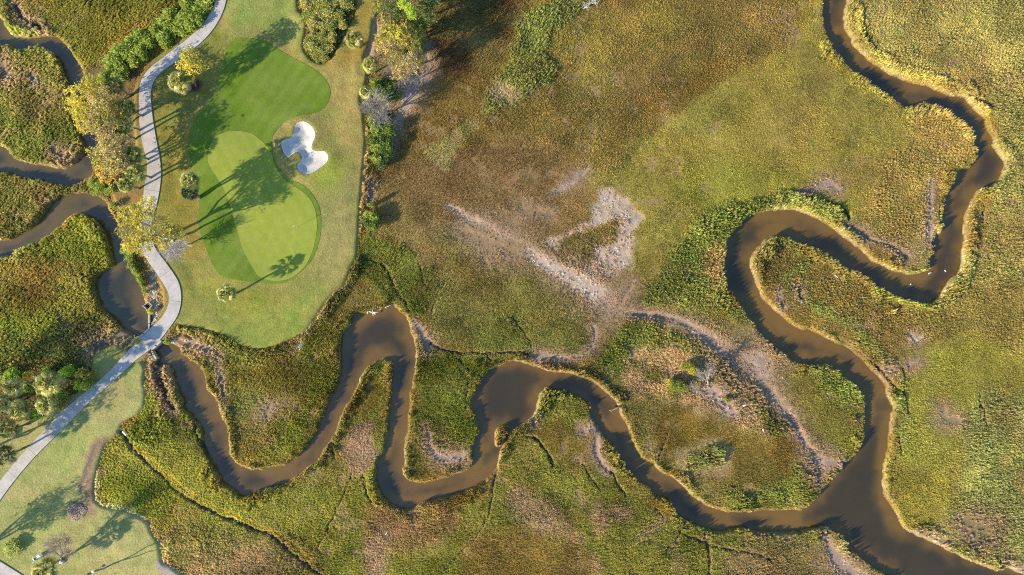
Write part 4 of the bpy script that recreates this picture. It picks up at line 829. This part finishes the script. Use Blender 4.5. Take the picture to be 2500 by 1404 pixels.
palm('dark palm in shade left of the lower cart path', 14, 1112, 4.5, 1.9, pal=[(110,116,70),(96,104,60),(128,130,84)])  # shade put into the fronds by a darker palette
palm('palm at the bottom edge beside the thin leafless tree', 110, 1392, 4.6, 2.2, nf=42)
palm('tiny yellow palm at the top of the lower left grove', 68, 918, 4.0, .9, pal=[(222,180,50),(206,170,60)], nf=24)
for l_, x, y, h, r in (('palm in the grove nearest the upper path shadow stripes',310,262,5.5,1.5),('green palm at upper right corner of the yellow grove',278,208,5.2,1.6),('palm poking through the half bare yellow tree',232,298,6.2,1.3),
    ('palm under the half bare tree closest to path',305,305,5.4,1.4),('palm between the two yellow crowns and the path',292,322,5.2,1.2),('palm at the right edge of the tan crown near path',326,378,5.4,1.6),
    ('palm in the middle of the tan crown',281,402,6.4,1.5),('pale palm at the lower right of tan crown',330,422,5.2,1.8),('lowest palm of the grove left of the path',306,450,4.8,1.4)):
    palm(l_, x, y, h, r, pal=[(160,162,84),(128,140,66),(182,176,104),(104,120,58)])
# shrubs: a few shapes, copied
def shrub_proto(name, pal, dens=1., size=.12, hh=1.0):
    t = empty(name, (0, 0, 0)); w = MB(); lob = [(random.uniform(-.35, .35), random.uniform(-.35, .35), random.uniform(.75, 1.15) * hh, random.uniform(.6, .8), random.uniform(.5, .7) * hh) for _ in range(4)]
    for x, y, z, r, rz_ in lob:
        for k in range(4): w.tube(wob((x * .2, y * .2, 0), (x + random.uniform(-.4, .4) * r, y + random.uniform(-.4, .4) * r, z + rz_ * .4), 3, .05), [.05, .035, .025, .012], 4)
    w.build('stems', m_bark, t, True); f = MB()
    for x, y, z, r, rz_ in lob: leaves(f, x, y, z, r, rz_, int(42 * dens), size, pal, 10, .4)
    f.build('foliage', m_leaf, t); return t
first = {}
def shrubs(name, spots, pals, label, group, hgt=1.6, size=.12, dens=1., each=None):
    protos = []
    for i, (px, py, r) in enumerate(spots):
        z = hgt * random.uniform(.8, 1.2); x, y = at(px, py, z * .8); v = i % 3; sc_ = r / PX * random.uniform(.9, 1.35)
        if len(protos) <= v:
            p = shrub_proto(name, pals[v % len(pals)], dens, size); protos.append(p); o = p
        else:
            p = protos[v]; o = p.copy(); C.objects.link(o)
            for ch in p.children: c_ = ch.copy(); C.objects.link(c_); c_.parent = o
        o.location = (x, y, gzw(x, y) - .08); o.scale = (sc_ * random.uniform(.9, 1.25), sc_ * random.uniform(.8, 1.1), z / 1.5); o.rotation_euler = (0, 0, random.uniform(0, 6.28))
        tag(o, each[i] if each else label, 'shrub', None if each else group)
shrubs('hedge_shrub', [(498,8,17),(478,28,17),(455,16,17),(438,44,17),(464,48,16),(414,38,17),(394,58,17),(418,70,16),(372,74,17),(392,90,15),(352,92,16),(368,108,15),(334,84,15),(328,106,16),(345,124,14),(308,104,16),(310,130,16),(322,148,14),(284,126,16),(288,152,17),(300,174,14),(268,152,15),(268,176,16),(256,190,14),(440,70,14),(486,48,12),(505,-14,17),(480,-12,17),(400,106,12),(350,140,12),(284,188,13)],
    [GRN,[(150,156,52),(164,168,62),(128,138,50)],[(158,158,60),(132,140,52),(174,172,72)]], 'glossy green shrub of the dense hedge between upper marsh and cart path', 'shrubs of the hedge left of the upper cart path', 1.55, .15, 1.)
shrubs('thicket_shrub', [(742,6,14),(763,0,15),(788,8,15),(814,3,15),(842,8,15),(753,34,14),(776,36,14),(800,33,15),(826,38,14),(765,60,13),(788,62,14),(812,62,14),(834,60,10),(766,88,13),(786,94,14),(808,90,12),(760,112,13),(780,122,13),(800,116,12),(788,138,9),(771,136,10),(745,-20,15),(775,-22,15),(805,-24,15),(838,-20,15)],
    [[(178,162,82),(158,146,66),(190,172,96)],[(160,150,74),(140,136,64),(184,170,96)],[(124,128,56),(150,144,64),(176,160,78)]], 'olive shrub in the bushy wedge between lawn and brown grass track', 'shrubs of the bushy wedge at the top', 1.4, .13, .85)
shrubs('edge_shrub', [(918,205,13),(936,195,13),(952,210,14),(925,222,12),(944,230,14),(960,228,11),(912,300,12),(930,308,14),(946,318,13),(918,325,12),(935,338,14),(948,352,12),(920,352,13),(932,370,14),(947,378,12),(918,386,12),(934,398,12),(912,345,10),(905,528,11),(896,545,11),(914,548,11),(904,500,7),(1000,130,12),(1022,118,12)],
    [GRN,DGR,[(104,118,46),(84,100,44),(126,132,52)]], 'dark green shrub in the strip between the right lawn edge and the brown marsh', 'shrubs along the right lawn edge', 1.8, .13, .9)
shrubs('creek_shrub', [(225,447,13),(240,460,13),(258,465,13),(275,462,10),(280,500,9),(292,518,8),(303,612,9),(312,628,10),(322,645,9),(330,662,9),(338,680,9),(347,697,8),(352,712,8)],
    [GRN,[(140,150,56),(120,132,50),(168,170,64)],[(150,148,62),(128,130,56)]], 'green shrub on the bank between the left creek and the cart path', 'shrubs on the bank left of the path', 1.4, .12, .9)
shrubs('grove_shrub', [(155,912,16),(196,918,18),(148,965,13),(92,1010,13),(72,1018,11),(10,925,16),(25,912,12),(220,916,9),(208,936,9),(108,912,12),(150,985,12),(62,950,10),(190,940,10)],
    [LIME,OLV,GRN], None, None, 2.2, .13, .9, each=['bright green round shrub at top of the lower left grove','olive round shrub nearest the path above the lower left grove','dark shrub right of the largest palm','low shrub below the largest palm','little shrub between two palms of the lower left grove','green shrub at the left edge above the grove','green shrub next to left edge above the grove','small dark shrub against the path','lower small dark shrub against the path','shrub above the largest palm in lower left grove','shrub right of the palm below the largest palm','shrub left of the largest palm','shrub under the olive round shrub'])
shrubs('yellow_shrub', [(1690,905,12),(1675,892,8),(1655,945,15),(1640,935,10),(1777,975,8),(1705,915,8)], [[(178,160,52),(156,146,52),(190,170,64)],[(160,150,54),(136,132,50)],[(158,152,60),(132,132,54)]], None, None, 1.4, .12, 1.,
    each=['yellow shrub touching the largest dead tree on the marsh island','small yellow shrub at the upper left of the dead trees','widest yellow green shrub left of dead trees on the island','yellow green shrub at far left of dead trees','bright yellow shrub below smallest dead tree','small yellow shrub under the largest dead tree'])
shrubs('lawn_shrub', [(32,1336,17),(363,761,7),(404,836,8),(336,834,6)], [[(168,170,76),(146,156,66),(186,178,90)],[(206,190,50),(180,174,56)],[(170,176,62),(140,150,56)]], None, None, 1.3, .1, 1.,
    each=['round yellow green shrub on the lower left lawn above the second path','small yellow shrub at corner of timber box by the pond','small green shrub under right rail of path crossing','little shrub at left end of path crossing'])

# ------------------------------------------------------------------ small things
m_flag = plain('white_flag_cloth', (.85, .85, .82)); m_pole = plain('flag_pole_paint', (.75, .72, .35), .4)
x, y = W(727, 556.5); z0 = gzw(x, y) + .06
t = tag(empty('golf_flag', (x, y, z0)), 'white flag on a thin pole standing on the putting green', 'golf flag')
mb = MB(); mb.tube([(0, 0, 0), (0, 0, 2.15)], [.022, .018], 8); mb.build('pole', m_pole, t, True)
mb = MB(); n = 8
for k in (0, 1):
    for i in range(n + 1):
        u = i / n; mb.V += [(.02 + .42 * u, .36 * u + .05 * math.sin(5 * u), z + (k * .006)) for z in (2.12 - .12 * u, 1.72 - .1 * u)]; mb.C += [(1, 1, 1)] * 2
for i in range(n): b = 2 * i; mb.F.append((b, b + 1, b + 3, b + 2)); b += 2 * (n + 1); mb.F.append((b + 2, b + 3, b + 1, b))
mb.build('flag', m_flag, t)
mb = MB(); mb.tube([(0, 0, -.02), (0, 0, .004)], [.054, .054], 14); mb.build('cup', plain('cup_liner', (.6, .6, .58)), t)
# timber water control box at the pond
def P3(px, py, z): return Vector((*W(px, py), z))
t = tag(empty('timber_box', P3(364, 748, 0)), 'square open topped timber box at the pond edge beside rubble', 'timber box'); o3 = P3(364, 748, 0)
cs = [P3(366, 737, .5), P3(374, 746, .5), P3(363, 758, .5), P3(353, 746.5, .5)]
for i in range(4):
    mb = MB(); a, b_ = cs[i] - o3, cs[(i + 1) % 4] - o3; mb.beam((a.x, a.y, .35), (b_.x, b_.y, .35), .12, .14); mb.beam((a.x, a.y, -1.2), (b_.x, b_.y, -1.2), .06, 1.54); mb.build('side_wall', m_timber, t)
for i in range(4):
    mb = MB(); a = cs[i] - o3; mb.tube([(a.x, a.y, -1.5), (a.x, a.y, .62)], [.09, .085], 8); mb.build('corner_post', m_timber, t, True)
mb = MB(); c_ = (cs[0] + cs[2]) / 2 - o3; mb.box((c_.x, c_.y, -.3), 1.0, .9, .02, math.radians(45)); mb.build('dark_floor', plain('dark_sheet', (.03, .03, .035)), t)  # flat near-black sheet inside the box
def wall(label, pts, z1=.6, w=.14, name='retaining_wall', posts=True, ztop=.08):
    P = [P3(*p, 0) for p in pts]; o = P[0].copy(); t = tag(empty(name, o), label, name.replace('_', ' ')); mb = MB(); cap = MB(); ps = MB()
    for a, b_ in zip(P, P[1:]):
        a2, b2 = a - o, b_ - o; mb.beam((a2.x, a2.y, -1.5), (b2.x, b2.y, -1.5), w, 1.5 + z1); cap.beam((a2.x, a2.y, z1 + .002), (b2.x, b2.y, z1 + .002), w + .12, ztop)
        n = max(1, int((b_ - a).length / 1.5))
        for i in range(n + 1): q = a2.lerp(b2, i / n); ps.tube([(q.x, q.y, -1.5), (q.x, q.y, z1 + ztop + .03)], [w * .62, w * .6], 8)
    mb.build('boards', m_timber, t); cap.build('cap_board', m_timber, t); ps.build('posts', m_timber, t); return t
wall('thin timber bulkhead running down the rubble bank to path crossing', [(366.5,768),(366.5,790),(366.5,803)], .35)
wall('timber curb along the pond side of the path crossing', [(366,804),(356,814),(344.5,824)], .66, .16, 'bridge_curb')
wall('timber curb along the creek side of the path crossing', [(397,832),(386,843),(376,852)], .66, .2, 'bridge_curb')
wall('short wing wall from the crossing down to the creek', [(372,857),(376,865),(383,876)], .2, .16)
wall('short pale wing wall at left end of pond side curb', [(344,824),(339,821)], .4, .14)
# rubble on the bank: stuff
rk = []
for i in range(5):
    bm = bmesh.new(); bmesh.ops.create_icosphere(bm, subdivisions=1, radius=1)
    for v in bm.verts: v.co = Vector((v.co.x * random.uniform(.7, 1.1), v.co.y * random.uniform(.6, 1.), v.co.z * random.uniform(.4, .7)))
    me = bpy.data.meshes.new('rock'); bm.to_mesh(me); bm.free(); me.materials.append(m_blade); rk.append(bpy.data.objects.new('rock', me))
X = []; 
for (x0, y0), (x1, y1), wd_, n in (((372,690),(378,735),12,260), ((378,735),(378,780),16,360), ((378,780),(370,800),9,120), ((298,832),(322,842),9,40), ((372,800),(366,806),4,30), ((318,650),(350,700),5,60)):
    for i in range(n): u = random.random(); X.append((x0 + (x1 - x0) * u + random.gauss(0, wd_ * .3), y0 + (y1 - y0) * u + random.gauss(0, 2)))
X = np.array(X); X = X[(samp(P_SDF, X[:, 0], X[:, 1]) > 4)]; n = len(X)
cc = lin((214,190,164)) * .75 * np.exp(rng.normal(0, .3, (n, 1))); s_ = rng.uniform(.07, .22, n)
growth('rubble', rk, np.stack([(X[:, 0] - 1250) / PX, (702 - X[:, 1]) / PX, samp(GZ, X[:, 0], X[:, 1]) + .04], -1), np.stack([np.zeros(n), np.zeros(n), rng.uniform(0, 6, n)], -1), np.stack([s_, s_, s_], -1), cc, rng.integers(0, 5, n))
# driftwood and logs
def drift(label, paths, mat=m_white, name='driftwood'):
    o = P3(*paths[0][0][:2], 0); o.z = 0; t = tag(empty(name, o), label, 'driftwood'); mb = MB(); br = MB()
    for k, p in enumerate(paths):
        q = [P3(a, b_, z) - o for a, b_, z, r in p]; mb.tube([tuple(v) for v in q], [a[3] for a in p], 7)
    mb.build('trunk', mat, t, True)
drift('white forked driftwood branch over brown water at top of the creek bend', [[(896,767,-.2,.05),(897,760,.0,.07),(902,760,.1,.09),(910,764,.0,.12),(917,769,-.3,.06)], [(910,763,.0,.08),(918,763,.1,.06),(926,762,.2,.03)], [(910,764,.0,.07),(911,772,-.2,.04)], [(911,763,.05,.07),(910,756,.3,.04)], [(912,764,0,.06),(918,767,0,.04)]])
drift('pale twisted driftwood on the shore right of the forked driftwood', [[(940,751,-.1,.04),(947,748,0,.06),(957,744,.1,.07)]])
drift('dark fallen log reaching from the bank into the middle creek', [[(1515,991,.1,.12),(1505,997,-.1,.14),(1498,1001,-.2,.12),(1488,1003,-.3,.06)], [(1489,1001,-.2,.1),(1496,1007,-.2,.09)], [(1505,997,-.1,.06),(1511,1000,0,.04)]], m_bark)
drift('white log lying in tan shrubs right of island dead trees', [[(1809,989,1.0,.14),(1818,985,1.1,.12)]])
drift('pale leaning dead trunk on the brown marsh near loop bank', [[(2035,671,.4,.07),(2042,679,.7,.06)], [(2038,675,.5,.04),(2036,679,.6,.03)]])
drift('short white stick lying in the lower centre marsh', [[(943,1302,.6,.06),(948,1294,.7,.05)]])
drift('fallen grey palm trunk across the lower left grove', [[(60,948,.3,.16),(78,940,.35,.17),(95,932,.4,.17)]], m_grey, 'fallen_trunk')
drift('fallen grey trunk leading to tiny yellow palm', [[(76,916,.5,.15),(100,921,.4,.16)]], m_grey, 'fallen_trunk')
drift('brown wrack stick on the upper right bank', [[(2307,185,.5,.07),(2303,197,.6,.05)]], m_grey)
# pile of mulch and brush at the end of the dirt track
bm = bmesh.new(); bmesh.ops.create_icosphere(bm, subdivisions=5, radius=1.75)
for v in list(bm.verts):
    a = math.atan2(v.co.y, v.co.x); k = 1 + .1 * math.sin(3 * a + 1) + .06 * math.sin(7 * a); q = .12 * (random.random() - .5)
    v.co = Vector((v.co.x * k + q, v.co.y * k * .92 + q, max(v.co.z * .13 + q * 1.0, -.2)))
me = bpy.data.meshes.new('mulch_pile'); bm.to_mesh(me); bm.free(); mm, nt, b = newmat('brown_mulch', .95, .1)
c = mixc(nt, ramp(nt, noise(nt, 5, 5), 0, 1), (.16, .11, .08), (.34, .25, .18)); nt.links.new(c, b.inputs['Base Color']); bump(nt, b, noise(nt, 8, 4), 1, .1); me.materials.append(mm)
o = bpy.data.objects.new('mulch_pile', me); C.objects.link(o); x, y = W(190, 1247); o.location = (x, y, gzw(x, y)); tag(o, 'round brown pile of mulch at the foot of the dirt track', 'mulch pile')
# boulders, box, pipe
def rock(label, px, py, s, c, name='boulder'):
    bm = bmesh.new(); bmesh.ops.create_icosphere(bm, subdivisions=3, radius=1)
    for v in bm.verts: v.co *= 1 + .13 * math.sin(v.co.x * 4 + px) * math.cos(v.co.y * 5 + py) + random.uniform(-.03, .03)
    me = bpy.data.meshes.new(name); bm.to_mesh(me); bm.free(); me.materials.append(plain(name + '_stone', c, .9)); o = bpy.data.objects.new(name, me); C.objects.link(o)
    for p in me.polygons: p.use_smooth = True
    x, y = W(px, py); o.location = (x, y, gzw(x, y) + s[2] * .3); o.scale = s; o.rotation_euler = (0, 0, math.radians(20)); tag(o, label, 'boulder')
rock('flat grey boulder at foot of the thin leafless tree', 155, 1370, (.5, .32, .3), (.36, .36, .37))
def pale(label, px, py, r=.25):
    x, y = at(px, py, .6); o = bpy.data.objects.new
    t = tag(empty('tee_marker', (x, y, gzw(x, y))), label, 'marker'); mb = MB(); mb.tube([(0, 0, 0), (0, 0, .62)], [.03, .03], 8); mb.build('stake', m_timber, t, True)
    mb = MB(); mb.tube([(0, 0, .6), (0, 0, .68), (0, 0, .78), (0, 0, .86)], [r * .6, r, r * .9, r * .35], 12); mb.build('cap', m_flag, t, True)
pale('upper white marker in front of round shrub on lower left lawn', 21, 1336.5, .2); pale('lower white marker in front of round shrub on lower left lawn', 25.5, 1341, .19)
pale('white marker at base of forked leafless tree by the bottom edge', 231, 1393, .24)
x, y = W(99, 1356.5); t = tag(empty('course_bench', (x, y, gzw(x, y)), math.radians(35)), 'white framed bench with a dark green seat on the lower left lawn', 'bench')
mg2 = plain('dark_green_slats', (.03, .11, .09), .5); mwh = plain('white_bench_frame', (.78, .80, .80), .4)
mb = MB(); [mb.box((0, k * .13 - .13, .43), 1.15, .11, .04) for k in range(3)]; mb.build('seat', mg2, t)
mb = MB(); [mb.box((0, -.30, .58 + k * .15), 1.15, .04, .11) for k in range(2)]; mb.build('backrest', mg2, t)
for s in (-1, 1): mb = MB(); mb.box((s * .63, -.02, 0), .10, .6, .62); mb.box((s * .63, -.30, .62), .10, .08, .3); mb.build('side_frame', mwh, t)
x, y = W(108, 1349.5); t = tag(empty('ball_cleaner', (x, y, gzw(x, y))), 'pale box on a post at the upper end of the bench', 'ball cleaner')
mb = MB(); mb.tube([(0, 0, 0), (0, 0, .8)], [.04, .04], 8); mb.build('post', mwh, t, True); mb = MB(); mb.box((0, 0, .78), .42, .34, .34, .6); mb.box((0, 0, 1.122), .48, .4, .04, .6); mb.build('box', plain('pale_lilac_box', (.66, .64, .72), .5), t)
x, y = W(305, 1058); t = tag(empty('drain_pipe', (x, y, gzw(x, y) + .1), math.radians(-50)), 'short white drain pipe opening into the head of the ditch', 'pipe')
mb = MB(); mb.tube([(-.5, 0, .1), (.35, 0, .02)], [.2, .2], 14, cap=False); mb.tube([(.35, 0, .02), (.42, 0, .015)], [.24, .24], 14, cap=False); mb.build('pipe_body', mwh, t, True)
# birds
def bird(label, px, py, rz, s=1., z=None, stand=False):
    x, y = W(px, py); z = WL if z is None else z; t = tag(empty('white_bird', (x, y, z), rz), label, 'bird'); me = bpy.data.meshes.new('body'); bm = bmesh.new()
    prof = [(-.26,.0,.01,.10),(-.18,.0,.05,.10),(-.06,.0,.095,.10),(.06,.0,.10,.11),(.14,.0,.075,.14),(.18,.0,.045,.20),(.20,.0,.04,.26),(.24,.0,.045,.29),(.28,.0,.03,.285),(.33,.0,.008,.275)]
    if stand: prof = [(a, b_, c_ * .8, d + .45 + (.25 if a > .17 else 0)) for a, b_, c_, d in prof]
    mb = MB(); mb.tube([(a * s, 0, d * s) for a, b_, c_, d in prof], [c_ * s for a, b_, c_, d in prof], 10); mb.build('body', m_flag, t, True)
    for k in (-1, 1):
        w_ = MB(); zz = .45 * s * .99 if stand else 0; w_.tube([(.08 * s, k * .07 * s, .15 * s + zz), (-.08 * s, k * .085 * s, .16 * s + zz), (-.28 * s, k * .03 * s, .15 * s + zz)], [.03 * s, .045 * s, .008 * s], 6); w_.build('wing', m_flag, t, True)
        if stand: l_ = MB(); l_.tube([(0, k * .03 * s, 0), (-.03 * s, k * .03 * s, .25 * s), (0, k * .03 * s, .5 * s)], [.008, .009, .012], 5); l_.build('leg', m_bark, t)
bird('white bird floating nearest the reed point in the right river loop', 2275, 667, .5, .9); bird('white bird floating farthest right in the river loop', 2314, 661, 2.2, .7); bird('white bird floating lowest in the river loop', 2229, 694, 4.0, .7)
bird('white bird standing in the grass below the island shrubs', 1857, 1047, 2.0, .9, .6, True)
